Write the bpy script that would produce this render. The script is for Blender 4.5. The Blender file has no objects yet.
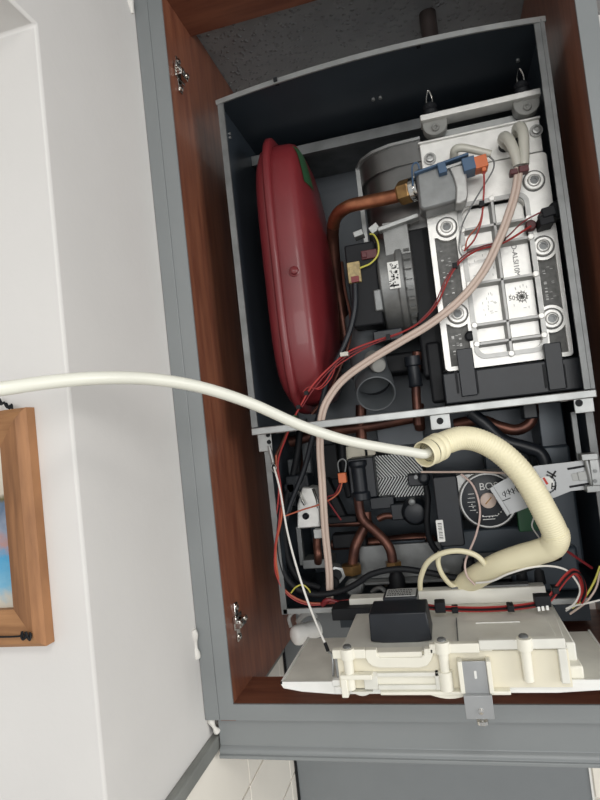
import bpy, bmesh, math, random
from mathutils import Vector, Matrix
random.seed(7)
S = bpy.context.scene
COL = S.collection

# ------------------------------------------------------------------ camera, world, lights, exposure
CAM = Vector((0.0, -0.78, 1.5))
RIGHT = Vector((0.96534, 0.23649, -0.11044))
DOWN = Vector((-0.11977, 0.02543, -0.99248))
FWD = Vector((-0.23191, 0.9713, 0.05287))
FPX = 580.0
cd = bpy.data.cameras.new('camera')
cd.sensor_fit = 'HORIZONTAL'; cd.sensor_width = 36.0; cd.lens = 36.0 * FPX / 600.0
cd.clip_start = 0.02; cd.clip_end = 50
cam = bpy.data.objects.new('camera', cd); COL.objects.link(cam)
mw = Matrix((RIGHT, -DOWN, -FWD)).transposed().to_4x4(); mw.translation = CAM
cam.matrix_world = mw
S.camera = cam

w = bpy.data.worlds.new('world'); S.world = w; w.use_nodes = True
bg = w.node_tree.nodes['Background']
bg.inputs[0].default_value = (0.95, 0.975, 1.0, 1); bg.inputs[1].default_value = 0.62

def area(name, loc, aim, sx, sy, power, col):
    d = bpy.data.lights.new(name, 'AREA'); d.shape = 'RECTANGLE'; d.size = sx; d.size_y = sy
    d.energy = power; d.color = col
    o = bpy.data.objects.new(name, d); COL.objects.link(o); o.location = loc
    o.rotation_euler = (Vector(aim) - Vector(loc)).to_track_quat('-Z', 'Y').to_euler()
    return o
area('daylight_window', (3.0, -1.35, 1.5), (0.0, -0.2, 1.35), 1.9, 1.2, 52, (1.0, 0.985, 0.96))
area('daylight_front_window', (0.3, -3.0, 1.72), (0.0, 0.0, 1.3), 2.2, 0.8, 36, (1.0, 0.99, 0.97))

area('added_top_fill', (0.15, -1.25, 2.13), (0.15, -1.25, 0.0), 0.4, 0.4, 7, (1.0, 0.97, 0.92))  # added fill from above to brighten the tray top, no known lamp there

S.view_settings.view_transform = 'Standard'
S.view_settings.look = 'None'
S.view_settings.gamma = 1.0
S.view_settings.use_curve_mapping = False
S.view_settings.exposure = -0.18

# ------------------------------------------------------------------ helpers
def at(u, v, y):
    """point of the place that lies on the sight line of photo pixel (u, v) at depth y"""
    d = RIGHT * ((u - 300) / FPX) + DOWN * ((v - 400) / FPX) + FWD
    return CAM + d * ((y - CAM.y) / d.y)

def lin(c):
    r = []
    for k in c:
        k = k / 255.0
        r.append(k / 12.92 if k <= 0.04045 else ((k + 0.055) / 1.055) ** 2.4)
    return (r[0], r[1], r[2], 1)

def mat(name, col, rough=0.5, metal=0.0, var=0.12, vscale=30, bump=0.0, bscale=200, trans=0.0, coat=0.0, stretch=None, col2=None, spec=0.5):
    m = bpy.data.materials.new(name); m.use_nodes = True
    nt = m.node_tree; b = nt.nodes['Principled BSDF']
    b.inputs['Roughness'].default_value = rough; b.inputs['Metallic'].default_value = metal
    b.inputs['Transmission Weight'].default_value = trans; b.inputs['Coat Weight'].default_value = coat
    b.inputs['Specular IOR Level'].default_value = spec
    tc = nt.nodes.new('ShaderNodeTexCoord'); mp = nt.nodes.new('ShaderNodeMapping')
    geo = nt.nodes.new('ShaderNodeNewGeometry')
    nt.links.new(geo.outputs['Position'], mp.inputs[0])
    if stretch: mp.inputs['Scale'].default_value = stretch
    nz = nt.nodes.new('ShaderNodeTexNoise'); nz.inputs['Scale'].default_value = vscale; nz.inputs['Detail'].default_value = 6
    nt.links.new(mp.outputs[0], nz.inputs['Vector'])
    rp = nt.nodes.new('ShaderNodeValToRGB')
    a = lin(col); c2 = lin(col2) if col2 else tuple(x * (1 - var) for x in a[:3]) + (1,)
    if col2 is None: a = tuple(min(1, x * (1 + var * 0.5)) for x in a[:3]) + (1,)
    rp.color_ramp.elements[0].color = c2; rp.color_ramp.elements[0].position = 0.35
    rp.color_ramp.elements[1].color = a; rp.color_ramp.elements[1].position = 0.65
    nt.links.new(nz.outputs['Fac'], rp.inputs[0]); nt.links.new(rp.outputs[0], b.inputs['Base Color'])
    if bump > 0:
        n2 = nt.nodes.new('ShaderNodeTexNoise'); n2.inputs['Scale'].default_value = bscale; n2.inputs['Detail'].default_value = 4
        nt.links.new(mp.outputs[0], n2.inputs['Vector'])
        bp = nt.nodes.new('ShaderNodeBump'); bp.inputs['Strength'].default_value = bump; bp.inputs['Distance'].default_value = 0.002
        nt.links.new(n2.outputs['Fac'], bp.inputs['Height']); nt.links.new(bp.outputs[0], b.inputs['Normal'])
    return m

def wood(name, c1, c2, rough, axis_stretch, scale=14, coat=0.0):
    return mat(name, c1, rough, 0, vscale=scale, stretch=axis_stretch, col2=c2, bump=0.08, bscale=60, coat=coat)

M = {}
M['wall'] = mat('white_wall_paint', (217, 215, 212), 0.75, var=0.03, vscale=6, bump=0.12, bscale=90)
M['ceil'] = mat('textured_ceiling', (150, 152, 153), 0.6, var=0.08, vscale=25)
nt = M['ceil'].node_tree
vo = nt.nodes.new('ShaderNodeTexVoronoi'); vo.inputs['Scale'].default_value = 105
g_ = nt.nodes.new('ShaderNodeNewGeometry'); nt.links.new(g_.outputs['Position'], vo.inputs['Vector'])
cr = nt.nodes.new('ShaderNodeValToRGB'); cr.color_ramp.elements[0].position = 0.12; cr.color_ramp.elements[0].color = (1,1,1,1); cr.color_ramp.elements[1].position = 0.36; cr.color_ramp.elements[1].color = (0,0,0,1)
nt.links.new(vo.outputs['Distance'], cr.inputs[0])
bp = nt.nodes.new('ShaderNodeBump'); bp.inputs['Strength'].default_value = 0.9; bp.inputs['Distance'].default_value = 0.003
nt.links.new(cr.outputs[0], bp.inputs['Height']); nt.links.new(bp.outputs[0], nt.nodes['Principled BSDF'].inputs['Normal'])
M['floor'] = mat('floor_vinyl', (186, 178, 166), 0.5, var=0.15, vscale=8)
M['greypaint'] = mat('grey_cabinet_paint', (131, 135, 136), 0.38, var=0.03, vscale=12, bump=0.03, bscale=150)
M['cherry'] = wood('cherry_veneer', (136, 86, 64), (112, 66, 50), 0.36, (3, 3, 0.35), 26, coat=0.15)
M['cherryh'] = wood('cherry_veneer_across', (130, 82, 62), (106, 62, 48), 0.36, (0.35, 3, 3), 26, coat=0.15)
M['tile'] = mat('cream_glazed_tile', (242, 237, 226), 0.15, var=0.03, vscale=10)
M['grout'] = mat('grey_grout', (214, 211, 204), 0.9, var=0.06, vscale=80)
M['trimgrey'] = mat('grey_tile_trim', (138, 140, 136), 0.45, metal=0.3, var=0.12, vscale=20)
M['splash'] = mat('grey_splash_board', (126, 131, 134), 0.4, var=0.02)
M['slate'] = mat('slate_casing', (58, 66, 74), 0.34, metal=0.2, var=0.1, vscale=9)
M['slateb'] = mat('grey_back_sheet', (96, 101, 106), 0.42, metal=0.3, var=0.1, vscale=9)
M['galv'] = mat('galvanised_steel', (162, 164, 163), 0.4, metal=0.65, var=0.14, vscale=40)
M['galvd'] = mat('dull_steel', (122, 124, 124), 0.45, metal=0.6, var=0.2, vscale=40)
M['alu'] = mat('cast_aluminium', (222, 221, 217), 0.42, metal=0.55, var=0.08, vscale=60, bump=0.15, bscale=700)
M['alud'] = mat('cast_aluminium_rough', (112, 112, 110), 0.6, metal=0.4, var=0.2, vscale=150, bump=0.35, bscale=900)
M['alum'] = mat('machined_aluminium', (164, 164, 162), 0.42, metal=0.6, var=0.12, vscale=70, bump=0.1, bscale=500)
M['stain'] = mat('stainless_shell', (126, 126, 125), 0.34, metal=0.85, var=0.18, vscale=18)
M['chrome'] = mat('chrome', (215, 213, 208), 0.14, metal=1.0, var=0.05)
M['red'] = mat('red_enamel', (112, 36, 41), 0.4, var=0.1, vscale=16, coat=0.1)
M['green'] = mat('green_sticker', (44, 84, 54), 0.5)
M['copper'] = mat('copper', (200, 134, 100), 0.34, metal=0.85, col2=(152, 96, 72), vscale=40)
M['copperd'] = mat('tarnished_shaded_copper', (112, 74, 62), 0.42, metal=0.7, col2=(74, 48, 42), vscale=30)
M['brass'] = mat('brass', (160, 126, 80), 0.38, metal=0.75, col2=(118, 90, 58), vscale=50)
M['black'] = mat('black_plastic', (27, 31, 37), 0.4, var=0.15, vscale=50, spec=0.4)
M['blackm'] = mat('black_matt', (19, 21, 25), 0.6, var=0.15, spec=0.3)
M['rubber'] = mat('grey_rubber', (92, 92, 90), 0.6)
M['greyp'] = mat('grey_plastic', (86, 90, 93), 0.45, var=0.08)
M['earp'] = mat('milky_grey_plastic', (150, 150, 146), 0.4, trans=0.2)
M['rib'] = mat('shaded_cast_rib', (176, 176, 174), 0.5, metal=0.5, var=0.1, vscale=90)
M['armsteel'] = mat('brushed_arm_steel', (166, 168, 169), 0.4, metal=0.4, var=0.08, vscale=30)
M['hosetail'] = mat('shaded_hose', (198, 184, 152), 0.5, var=0.14, vscale=22)  # hose cream with shade mixed into the colour, unused
M['darkpipe'] = mat('dark_painted_pipe', (66, 58, 56), 0.4, metal=0.3, var=0.2)
M['tan'] = mat('tan_plug_plastic', (170, 150, 104), 0.45, var=0.3, vscale=200)
M['fanalu'] = mat('grey_cast_aluminium', (130, 131, 130), 0.45, metal=0.6, var=0.15, vscale=60, bump=0.15, bscale=500)
M['ppgrey'] = mat('light_grey_plastic', (178, 180, 178), 0.5)
M['nozzle'] = mat('translucent_nozzle', (218, 216, 204), 0.3, trans=0.3, var=0.08)
M['silic'] = mat('pinkish_silicone', (206, 186, 173), 0.42, var=0.08, vscale=12, trans=0.08)
M['clear'] = mat('milky_tube', (238, 238, 226), 0.32, var=0.03, vscale=10, trans=0.12)
M['hose'] = mat('cream_hose', (236, 228, 194), 0.42, var=0.06, vscale=14)
M['cream'] = mat('cream_plastic', (234, 231, 217), 0.42, var=0.06, vscale=18)
M['creamg'] = mat('grey_white_plastic', (222, 221, 212), 0.45, var=0.1, vscale=22, bump=0.04, bscale=300)
M['creamy'] = mat('yellowed_plastic', (228, 222, 202), 0.45, var=0.06, vscale=14)
M['white'] = mat('white_plastic', (236, 236, 232), 0.4, var=0.04)
M['redw'] = mat('red_wire', (160, 50, 48), 0.45)
M['dredw'] = mat('dark_red_wire', (118, 32, 38), 0.45)
M['orgw'] = mat('orange_wire', (172, 84, 56), 0.45)
M['pinkw'] = mat('pale_wire', (210, 186, 178), 0.45)
M['whitew'] = mat('white_wire', (230, 228, 222), 0.4)
M['greyw'] = mat('grey_wire', (120, 122, 122), 0.5)
M['yellow'] = mat('yellow_green_wire', (196, 190, 84), 0.45)
M['orange'] = mat('orange_connector', (200, 106, 62), 0.5)
M['blue'] = mat('blue_connector', (62, 88, 116), 0.5)
M['maroon'] = mat('maroon_plastic', (86, 38, 42), 0.5)
M['ink'] = mat('black_ink', (30, 30, 32), 0.6)
M['inkw'] = mat('white_ink', (222, 222, 220), 0.6)
M['inkr'] = mat('red_ink', (200, 60, 50), 0.6)
M['paper'] = mat('white_label', (226, 226, 222), 0.5, var=0.03)
M['pcb'] = mat('green_board', (28, 84, 50), 0.4)
M['picwood'] = wood('pale_oak', (162, 114, 74), (128, 86, 52), 0.55, (6, 1, 0.6), 22)
M['picwoodh'] = wood('pale_oak_across', (170, 124, 82), (136, 94, 58), 0.55, (0.6, 1, 6), 22)
M['caulk'] = mat('white_caulk', (224, 222, 216), 0.6, bump=0.3, bscale=120)

class G:
    def __init__(s): s.v = []; s.f = []
    def add(s, vs, fs):
        n = len(s.v); s.v += [Vector(a) for a in vs]; s.f += [tuple(i + n for i in f) for f in fs]; return s
    def obox(s, c, ax, h):
        c = Vector(c); ax = [Vector(a).normalized() for a in ax]; vs = []
        for k in (-1, 1):
            for j in (-1, 1):
                for i in (-1, 1): vs.append(c + ax[0]*i*h[0] + ax[1]*j*h[1] + ax[2]*k*h[2])
        return s.add(vs, [(0,2,3,1),(4,5,7,6),(0,1,5,4),(2,6,7,3),(0,4,6,2),(1,3,7,5)])
    def box(s, x0, x1, y0, y1, z0, z1):
        return s.obox(((x0+x1)/2,(y0+y1)/2,(z0+z1)/2), ((1,0,0),(0,1,0),(0,0,1)), ((x1-x0)/2,(y1-y0)/2,(z1-z0)/2))
    def pbox(s, u, v, wpx, hpx, y0, y1, roll=0.0):
        """upright box whose front centre lies on pixel (u, v) at depth y0; size given in photo pixels"""
        c = at(u, v, y0); k = (y0 - CAM.y) / FPX
        hw = wpx * k * 0.5; hh = hpx * k * 0.5
        if roll == 0: return s.box(c.x-hw, c.x+hw, y0, y1, c.z-hh, c.z+hh)
        ca, sa = math.cos(roll), math.sin(roll)
        return s.obox((c.x, (y0+y1)/2, c.z), ((ca,0,sa),(0,1,0),(-sa,0,ca)), (hw,(y1-y0)/2,hh))
    def prism(s, poly, o, eu, ev, ew, h):
        o, eu, ev, ew = Vector(o), Vector(eu), Vector(ev), Vector(ew)
        a = [o + eu*p[0] + ev*p[1] for p in poly]; b = [p + ew*h for p in a]; n = len(a)
        return s.add(a+b, [tuple(range(n))[::-1], tuple(range(n, 2*n))] + [(i,(i+1)%n,n+(i+1)%n,n+i) for i in range(n)])
    def xz(s, poly, y0, y1): return s.prism(poly, (0,y0,0), (1,0,0), (0,0,1), (0,1,0), y1-y0)
    def yz(s, poly, x0, x1): return s.prism(poly, (x0,0,0), (0,1,0), (0,0,1), (1,0,0), x1-x0)
    def xy(s, poly, z0, z1): return s.prism(poly, (0,0,z0), (1,0,0), (0,1,0), (0,0,1), z1-z0)
    def lathe(s, o, axis, prof, n=24):
        o = Vector(o); a = Vector(axis).normalized()
        e = a.orthogonal().normalized(); f = a.cross(e); base = len(s.v); rings = []
        for t, r in prof:
            ring = []
            for i in range(n):
                th = 2*math.pi*i/n
                s.v.append(o + a*t + (e*math.cos(th) + f*math.sin(th))*max(r, 1e-5)); ring.append(len(s.v)-1)
            rings.append(ring)
        for p, q in zip(rings, rings[1:]):
            for i in range(n): s.f.append((p[i], p[(i+1)%n], q[(i+1)%n], q[i]))
        if prof[0][1] > 1e-4: s.f.append(tuple(rings[0][::-1]))
        if prof[-1][1] > 1e-4: s.f.append(tuple(rings[-1]))
        return s
    def cyl(s, p0, p1, r, n=16):
        p0 = Vector(p0); p1 = Vector(p1); d = p1 - p0
        return s.lathe(p0, d, [(0, r), (d.length, r)], n)
    def tube(s, pts, r, n=8, sub=6, caps=True):
        """pts list of Vectors; r float or function of t in 0..1"""
        q = spline(pts, sub); L = len(q); rings = []
        tan = [(q[min(i+1, L-1)] - q[max(i-1, 0)]).normalized() for i in range(L)]
        e = tan[0].orthogonal().normalized()
        for i in range(L):
            e = (e - tan[i]*e.dot(tan[i])).normalized(); f = tan[i].cross(e)
            rr = r(i/(L-1)) if callable(r) else r; ring = []
            for k in range(n):
                th = 2*math.pi*k/n; s.v.append(q[i] + (e*math.cos(th)+f*math.sin(th))*rr); ring.append(len(s.v)-1)
            rings.append(ring)
        for p, z in zip(rings, rings[1:]):
            for i in range(n): s.f.append((p[i], p[(i+1)%n], z[(i+1)%n], z[i]))
        if caps: s.f.append(tuple(rings[0][::-1])); s.f.append(tuple(rings[-1]))
        return s
    def ptube(s, pts, r, n=8, sub=6): return s.tube([at(*p) for p in pts], r, n, sub)
    def torus(s, c, axis, R, r, n=24, m=8):
        c = Vector(c); a = Vector(axis).normalized(); e = a.orthogonal().normalized(); f = a.cross(e); b = len(s.v)
        for i in range(n):
            th = 2*math.pi*i/n; d = e*math.cos(th)+f*math.sin(th)
            for k in range(m):
                ph = 2*math.pi*k/m; s.v.append(c + d*(R + r*math.cos(ph)) + a*r*math.sin(ph))
        for i in range(n):
            for k in range(m):
                s.f.append((b+i*m+k, b+((i+1)%n)*m+k, b+((i+1)%n)*m+(k+1)%m, b+i*m+(k+1)%m))
        return s

def spline(pts, sub):
    pts = [Vector(p) for p in pts]
    if sub <= 1 or len(pts) < 3: 
        if len(pts) == 2 and sub > 1: return [pts[0].lerp(pts[1], i/sub) for i in range(sub+1)]
        return pts
    P = [pts[0]*2-pts[1]] + pts + [pts[-1]*2-pts[-2]]; out = []
    for i in range(1, len(P)-2):
        a, b, c, d = P[i-1], P[i], P[i+1], P[i+2]
        for k in range(sub):
            t = k/sub
            out.append(0.5*((2*b)+(c-a)*t+(2*a-5*b+4*c-d)*t*t+(3*b-a-3*c+d)*t**3))
    out.append(pts[-1]); return out

def rrect(x0, x1, z0, z1, r, n=5):
    o = []
    for cx, cz, a0 in ((x1-r, z1-r, 0), (x0+r, z1-r, 90), (x0+r, z0+r, 180), (x1-r, z0+r, 270)):
        for i in range(n+1):
            a = math.radians(a0 + 90*i/n); o.append((cx+r*math.cos(a), cz+r*math.sin(a)))
    return o

WL = {}
def link(o, parent):
    COL.objects.link(o)
    if parent is not None:
        o.parent = parent; o.matrix_parent_inverse = Matrix.Translation(-WL[parent.name])
def setp(o, label=None, cat=None, group=None, kind=None):
    if label: o['label'] = label
    if cat: o['category'] = cat
    if group: o['group'] = group
    if kind: o['kind'] = kind
    return o
def obj(name, g, m, parent=None, label=None, bevel=0.0, angle=40, **kw):
    if isinstance(g, G):
        lo = Vector((min(v.x for v in g.v), min(v.y for v in g.v), min(v.z for v in g.v)))
        hi = Vector((max(v.x for v in g.v), max(v.y for v in g.v), max(v.z for v in g.v)))
        c = (lo+hi)/2
        me = bpy.data.meshes.new(name); me.from_pydata([v-c for v in g.v], [], g.f)
        bm = bmesh.new(); bm.from_mesh(me); bmesh.ops.recalc_face_normals(bm, faces=bm.faces); bm.to_mesh(me); bm.free()
        me.shade_smooth(); me.set_sharp_from_angle(angle=math.radians(angle))
        me.materials.append(M[m])
    else: me, c = g
    o = bpy.data.objects.new(name, me); o.location = c; link(o, parent); WL[o.name] = Vector(c)
    if bevel:
        b = o.modifiers.new('bevel', 'BEVEL'); b.width = bevel; b.segments = 2; b.limit_method = 'ANGLE'; b.angle_limit = math.radians(40)
    return setp(o, label, **kw)
def copy_at(o, loc, parent):
    c = o.copy(); c.location = loc; COL.objects.link(c)
    c.parent = parent; c.matrix_parent_inverse = Matrix.Translation(-WL[parent.name]); WL[c.name] = Vector(loc); return c
def empty(name, loc, label, cat, **kw):
    o = bpy.data.objects.new(name, None); COL.objects.link(o); o.location = loc; o.empty_display_size = 0.05
    WL[o.name] = Vector(loc); return setp(o, label, cat, **kw)
def cut(o, g):
    """carve real recesses out of a part"""
    me = bpy.data.meshes.new('cutter'); me.from_pydata(g.v, [], g.f)
    bm = bmesh.new(); bm.from_mesh(me); bmesh.ops.recalc_face_normals(bm, faces=bm.faces); bm.to_mesh(me); bm.free()
    c = bpy.data.objects.new('cutter', me); COL.objects.link(c)
    md = o.modifiers.new('cut', 'BOOLEAN'); md.operation = 'DIFFERENCE'; md.solver = 'EXACT'; md.object = c
    bpy.context.view_layer.update()
    dg = bpy.context.evaluated_depsgraph_get()
    new = bpy.data.meshes.new_from_object(o.evaluated_get(dg)); 
    o.modifiers.remove(md); o.data = new; new.shade_smooth(); new.set_sharp_from_angle(angle=math.radians(35))
    bpy.data.objects.remove(c)
def text(s, size, c, eu, ev, depth, m, parent, name='lettering'):
    cu = bpy.data.curves.new('txt', 'FONT'); cu.body = s; cu.size = size; cu.extrude = depth; cu.align_x = 'CENTER'; cu.align_y = 'CENTER'
    t = bpy.data.objects.new('txt', cu); COL.objects.link(t); bpy.context.view_layer.update()
    me = bpy.data.meshes.new_from_object(t.evaluated_get(bpy.context.evaluated_depsgraph_get()))
    bpy.data.objects.remove(t)
    eu = Vector(eu).normalized(); ev = Vector(ev).normalized(); ew = eu.cross(ev)
    me.transform(Matrix((eu, ev, ew)).transposed().to_4x4())
    me.materials.clear(); me.materials.append(M[m])
    return obj(name, (me, Vector(c)), m, parent)

X, Y, Z = Vector((1,0,0)), Vector((0,1,0)), Vector((0,0,1))

# ------------------------------------------------------------------ the room
XL = -0.346; YB = 0.285; ZC = 2.148
obj('floor', G().box(-1.4, 1.4, -2.2, 0.33, -0.03, 0.0), 'floor', kind='structure')
obj('ceiling', G().box(-1.4, 1.4, -2.2, 0.33, ZC, ZC+0.03), 'ceil', kind='structure')
wl = obj('wall_left', G().yz([(YB,0.0),(YB,ZC),(-1.8,ZC),(-1.8,1.935),(-0.286,1.935),(-0.286,0.0)], -1.35, XL), 'wall', kind='structure', bevel=0.003)
wb = obj('wall_back', G().box(-1.35, 1.35, YB, YB+0.03, 0.0, ZC), 'wall', kind='structure')
# tiles on the left wall under the trim
ty = [-0.14, 0.055, 0.25]; tz = [1.095, 0.985, 0.875, 0.765, 0.655]
gl = obj('grout', G().box(XL, XL+0.003, -0.284, YB-0.001, 0.545, 1.098), 'grout', wl)
first = None
for r in range(5):
    zc = 1.095 - 0.055 - 0.11*r
    for yc, wd in ((-0.2115, 0.141), (-0.0425, 0.193), (0.1525, 0.193), (0.267, 0.032)):
        obj('tile', G().box(XL+0.001, XL+0.006, yc-wd/2, yc+wd/2, zc-0.0535, zc+0.0535), 'tile', wl, bevel=0.001)
gr = obj('grout', G().box(0.168, 0.98, YB-0.004, YB, 0.52, 1.1), 'grout', wb)
for r in range(5):
    for k in range(4):
        x0 = 0.1705 + 0.2*k; z1 = 1.065 - 0.11*r
        obj('tile', G().box(x0, x0+0.1965, YB-0.008, YB-0.002, z1-0.107, z1), 'tile', wb, bevel=0.001)
obj('trim_1', G().yz([(-0.284,1.094),(-0.284,1.112),(YB-0.001,1.112),(YB-0.001,1.094)], XL, XL+0.011), 'trimgrey', kind='structure', bevel=0.002)
sp = obj('splashback_panel', G().box(XL+0.009, 0.166, YB-0.008, YB-0.0005, 0.5, 1.228), 'splash', label='plain grey splashback board on the wall under the cabinet', cat='splashback', bevel=0.001)
obj('panel_edge', G().box(XL+0.0075, XL+0.0115, YB-0.010, YB-0.0005, 0.5, 1.228), 'blackm', sp, label='dark sealed edge of the board')
obj('panel_edge', G().box(0.1645, 0.1675, YB-0.010, YB-0.0005, 0.5, 1.228), 'white', sp, label='pale edge strip of the board')
# plaster chips on the left wall
obj('plaster_chip', G().tube([Vector((XL, -0.072, 2.150)), Vector((XL, -0.068, 2.130)), Vector((XL, -0.075, 2.115)), Vector((XL, -0.070, 2.098))], lambda t: 0.0045+0.0018*math.sin(t*11), 10, 5), 'caulk', wl)
obj('plaster_chip', G().tube([Vector((XL, -0.070, 1.258)), Vector((XL, -0.067, 1.245)), Vector((XL, -0.068, 1.232)), Vector((XL, -0.066, 1.220))], lambda t: 0.0035+0.0014*math.sin(t*9), 10, 5), 'caulk', wl)

# ------------------------------------------------------------------ wall cabinet
YF = -0.06; XI = -0.305; XR = 0.208; ZF = 1.158
cab = empty('wall_cabinet', ((XI+XR)/2, 0.1, 1.138), 'grey wall cabinet without doors, cherry wood inside, built around the boiler', 'cabinet')
def side(x0, x1, sgn):
    p = obj('side_panel', G().box(x0, x1, YF+0.002, YB-0.012, 1.136, 2.146), 'cherry', cab, label='cherry veneered cabinet side')
    obj('edge_strip', G().box(x0, x1, YF-0.001, YF+0.002, 1.138, 2.146), 'greypaint', p, label='grey painted front edge')
    return p
sl = side(XI-0.0205, XI, 1); sr = side(XR, XR+0.022, -1)
bpn = obj('bottom_panel', G().xy([(XI, YF+0.002), (XR, YF+0.002), (XR, 0.262), (0.05, 0.262), (0.05, 0.021), (XI, 0.021)], 1.138, ZF), 'cherryh', cab, label='cherry veneered cabinet bottom cut out behind')
obj('edge_strip', G().box(XI, XR, YF-0.001, YF+0.002, 1.138, ZF), 'greypaint', bpn, label='grey painted front edge')
tpn = obj('top_panel', G().box(XI, XR, YF+0.002, 0.041, 2.127, 2.146), 'cherryh', cab, label='cherry veneered cabinet top cut out behind')
obj('edge_strip', G().box(XI, XR, YF-0.001, YF+0.002, 2.127, 2.146), 'greypaint', tpn, label='grey painted front edge')
obj('filler_strip', G().box(XL+0.0005, XI-0.0208, YF-0.002, YF+0.016, 1.138, 2.146), 'greypaint', cab, label='grey filler strip between cabinet and wall', bevel=0.0006)
pel = [(-0.05,1.1375),(-0.05,1.1),(-0.053,1.0975),(-0.0545,1.0955),(-0.0545,1.0915),(-0.057,1.0905),(-0.057,1.0865),(-0.034,1.0865),(-0.034,1.1375)]
obj('pelmet', G().yz(pel, -0.3335, XR+0.022), 'greypaint', cab, label='grey moulded pelmet under the cabinet', bevel=0.0006)
obj('caulk_bead', G().tube([Vector((-0.3435,-0.052,1.137)), Vector((-0.340,-0.054,1.130)), Vector((-0.3375,-0.052,1.122)), Vector((-0.335,-0.05,1.117))], lambda t: 0.0036+0.0012*math.sin(t*9), 8, 5), 'caulk', cab, label='rough white caulk in the corner')
def hinge(zc, yc, lab):
    h = obj('hinge_plate', G().box(XI, XI+0.002, yc-0.006, yc+0.006, zc-0.026, zc+0.026).box(XI, XI+0.0025, yc-0.014, yc+0.016, zc-0.008, zc+0.010), 'chrome', cab, label=lab, bevel=0.0006)
    obj('hinge_arm', G().box(XI+0.002, XI+0.010, yc-0.012, yc+0.012, zc-0.006, zc+0.005).box(XI+0.002, XI+0.007, yc-0.018, yc-0.008, zc+0.002, zc+0.011), 'chrome', h, bevel=0.001)
    for dy, dz in ((0.0, 0.02), (0.0, -0.02), (0.009, 0.002), (-0.008, 0.0)):
        obj('screw', G().lathe((XI+0.002, yc+dy, zc+dz), X, [(0,0.0042),(0.009 if abs(dz) < .01 else 0.002,0.0042),(0.0105 if abs(dz) < .01 else 0.003,0.002)], 12), 'chrome', h)
hinge(2.024, -0.027, 'chrome hinge mounting plate near the cabinet top')
hinge(1.250, -0.020, 'chrome hinge mounting plate near the cabinet bottom')

# ------------------------------------------------------------------ picture on the left wall face
pic = empty('picture_frame', (-0.53, -0.295, 1.33), 'chunky pale wooden picture frame hanging on the white wall', 'picture')
x0, x1, z0, z1, t, yb, yf = -0.670, -0.3865, 1.3245, 1.552, 0.035, -0.2862, -0.302
def rail(a, b, c_, d_):  # outer a,b inner c_,d_ (x,z)
    g = G(); po = [a, b, d_, c_]
    # bevelled rail: outer edge lower, ridge, inner edge
    n = 4; vs = []
    for (x, z) in (a, b): vs.append((x, yb, z))
    for (x, z) in (c_, d_): vs.append((x, yb, z))
    k = 0.10
    def mix(p, q, s): return (p[0]+(q[0]-p[0])*s, p[1]+(q[1]-p[1])*s)
    for (p, q) in ((a, c_), (b, d_)):
        r1 = mix(p, q, k); r2 = mix(p, q, 0.28)
        vs.append((p[0], yf+0.004, p[1])); vs.append((r1[0], yf+0.001, r1[1])); vs.append((r2[0], yf-0.001, r2[1])); vs.append((q[0], yf+0.006, q[1]))
    # indices: 0 a-back 1 b-back 2 c-back 3 d-back, 4..7 a-side, 8..11 b-side
    g.add(vs, [(0,1,8,4),(4,8,9,5),(5,9,10,6),(6,10,11,7),(7,11,3,2),(0,2,3,1),(0,4,5,6,7,2),(1,3,11,10,9,8)])
    return g
A,B,C_,D_ = (x0,z0),(x1,z0),(x1,z1),(x0,z1); a_,b_,c2,d2 = (x0+t,z0+t),(x1-t,z0+t),(x1-t,z1-t),(x0+t,z1-t)
for p, q, r, s_, m in ((A,B,a_,b_,'picwoodh'),(B,C_,b_,c2,'picwood'),(C_,D_,c2,d2,'picwoodh'),(D_,A,d2,a_,'picwood')):
    obj('frame_rail', rail(p, q, r, s_), m, pic, angle=15)
pm = bpy.data.materials.new('print_colours'); pm.use_nodes = True; n_ = pm.node_tree; M['print'] = pm
gp = n_.nodes.new('ShaderNodeNewGeometry'); sx = n_.nodes.new('ShaderNodeSeparateXYZ'); n_.links.new(gp.outputs['Position'], sx.inputs[0])
nz = n_.nodes.new('ShaderNodeTexNoise'); nz.inputs['Scale'].default_value = 90; n_.links.new(gp.outputs['Position'], nz.inputs['Vector'])
ma = n_.nodes.new('ShaderNodeMath'); ma.operation = 'MULTIPLY_ADD'; ma.inputs[1].default_value = 0.03; n_.links.new(nz.outputs['Fac'], ma.inputs[0]); n_.links.new(sx.outputs['Z'], ma.inputs[2])
mr = n_.nodes.new('ShaderNodeMapRange'); mr.inputs[1].default_value = 1.38; mr.inputs[2].default_value = 1.535; n_.links.new(ma.outputs[0], mr.inputs[0])
rp = n_.nodes.new('ShaderNodeValToRGB'); rp.color_ramp.interpolation = 'LINEAR'
els = rp.color_ramp.elements; els[0].position = 0; els[0].color = lin((196,190,176)); els[1].position = 1; els[1].color = lin((228,226,216))
for p_, c_ in ((0.1,(120,176,204)),(0.28,(78,158,200)),(0.36,(176,138,134)),(0.46,(140,150,168)),(0.6,(96,116,140)),(0.66,(104,96,60)),(0.72,(206,196,180))):
    e = els.new(p_); e.color = lin(c_)
n_.links.new(mr.outputs[0], rp.inputs[0]); n_.links.new(rp.outputs[0], n_.nodes['Principled BSDF'].inputs['Base Color']); n_.nodes['Principled BSDF'].inputs['Roughness'].default_value = 0.25
obj('print', G().box(x0+t-0.004, x1-t+0.004, yb-0.003, yb-0.001, z0+t-0.004, z1-t+0.004), 'print', pic, label='colourful print with blue stripes')
g = G(); cx = -0.4045
pts = [Vector((-0.47, yf-0.003, z0+0.013))] + [Vector((-0.41+0.0015*math.sin(k*2.2)+k*0.0016, yf-0.003-0.001*math.cos(k*2), z0+0.0125+0.0035*math.sin(k*1.7))) for k in range(9)]
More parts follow.
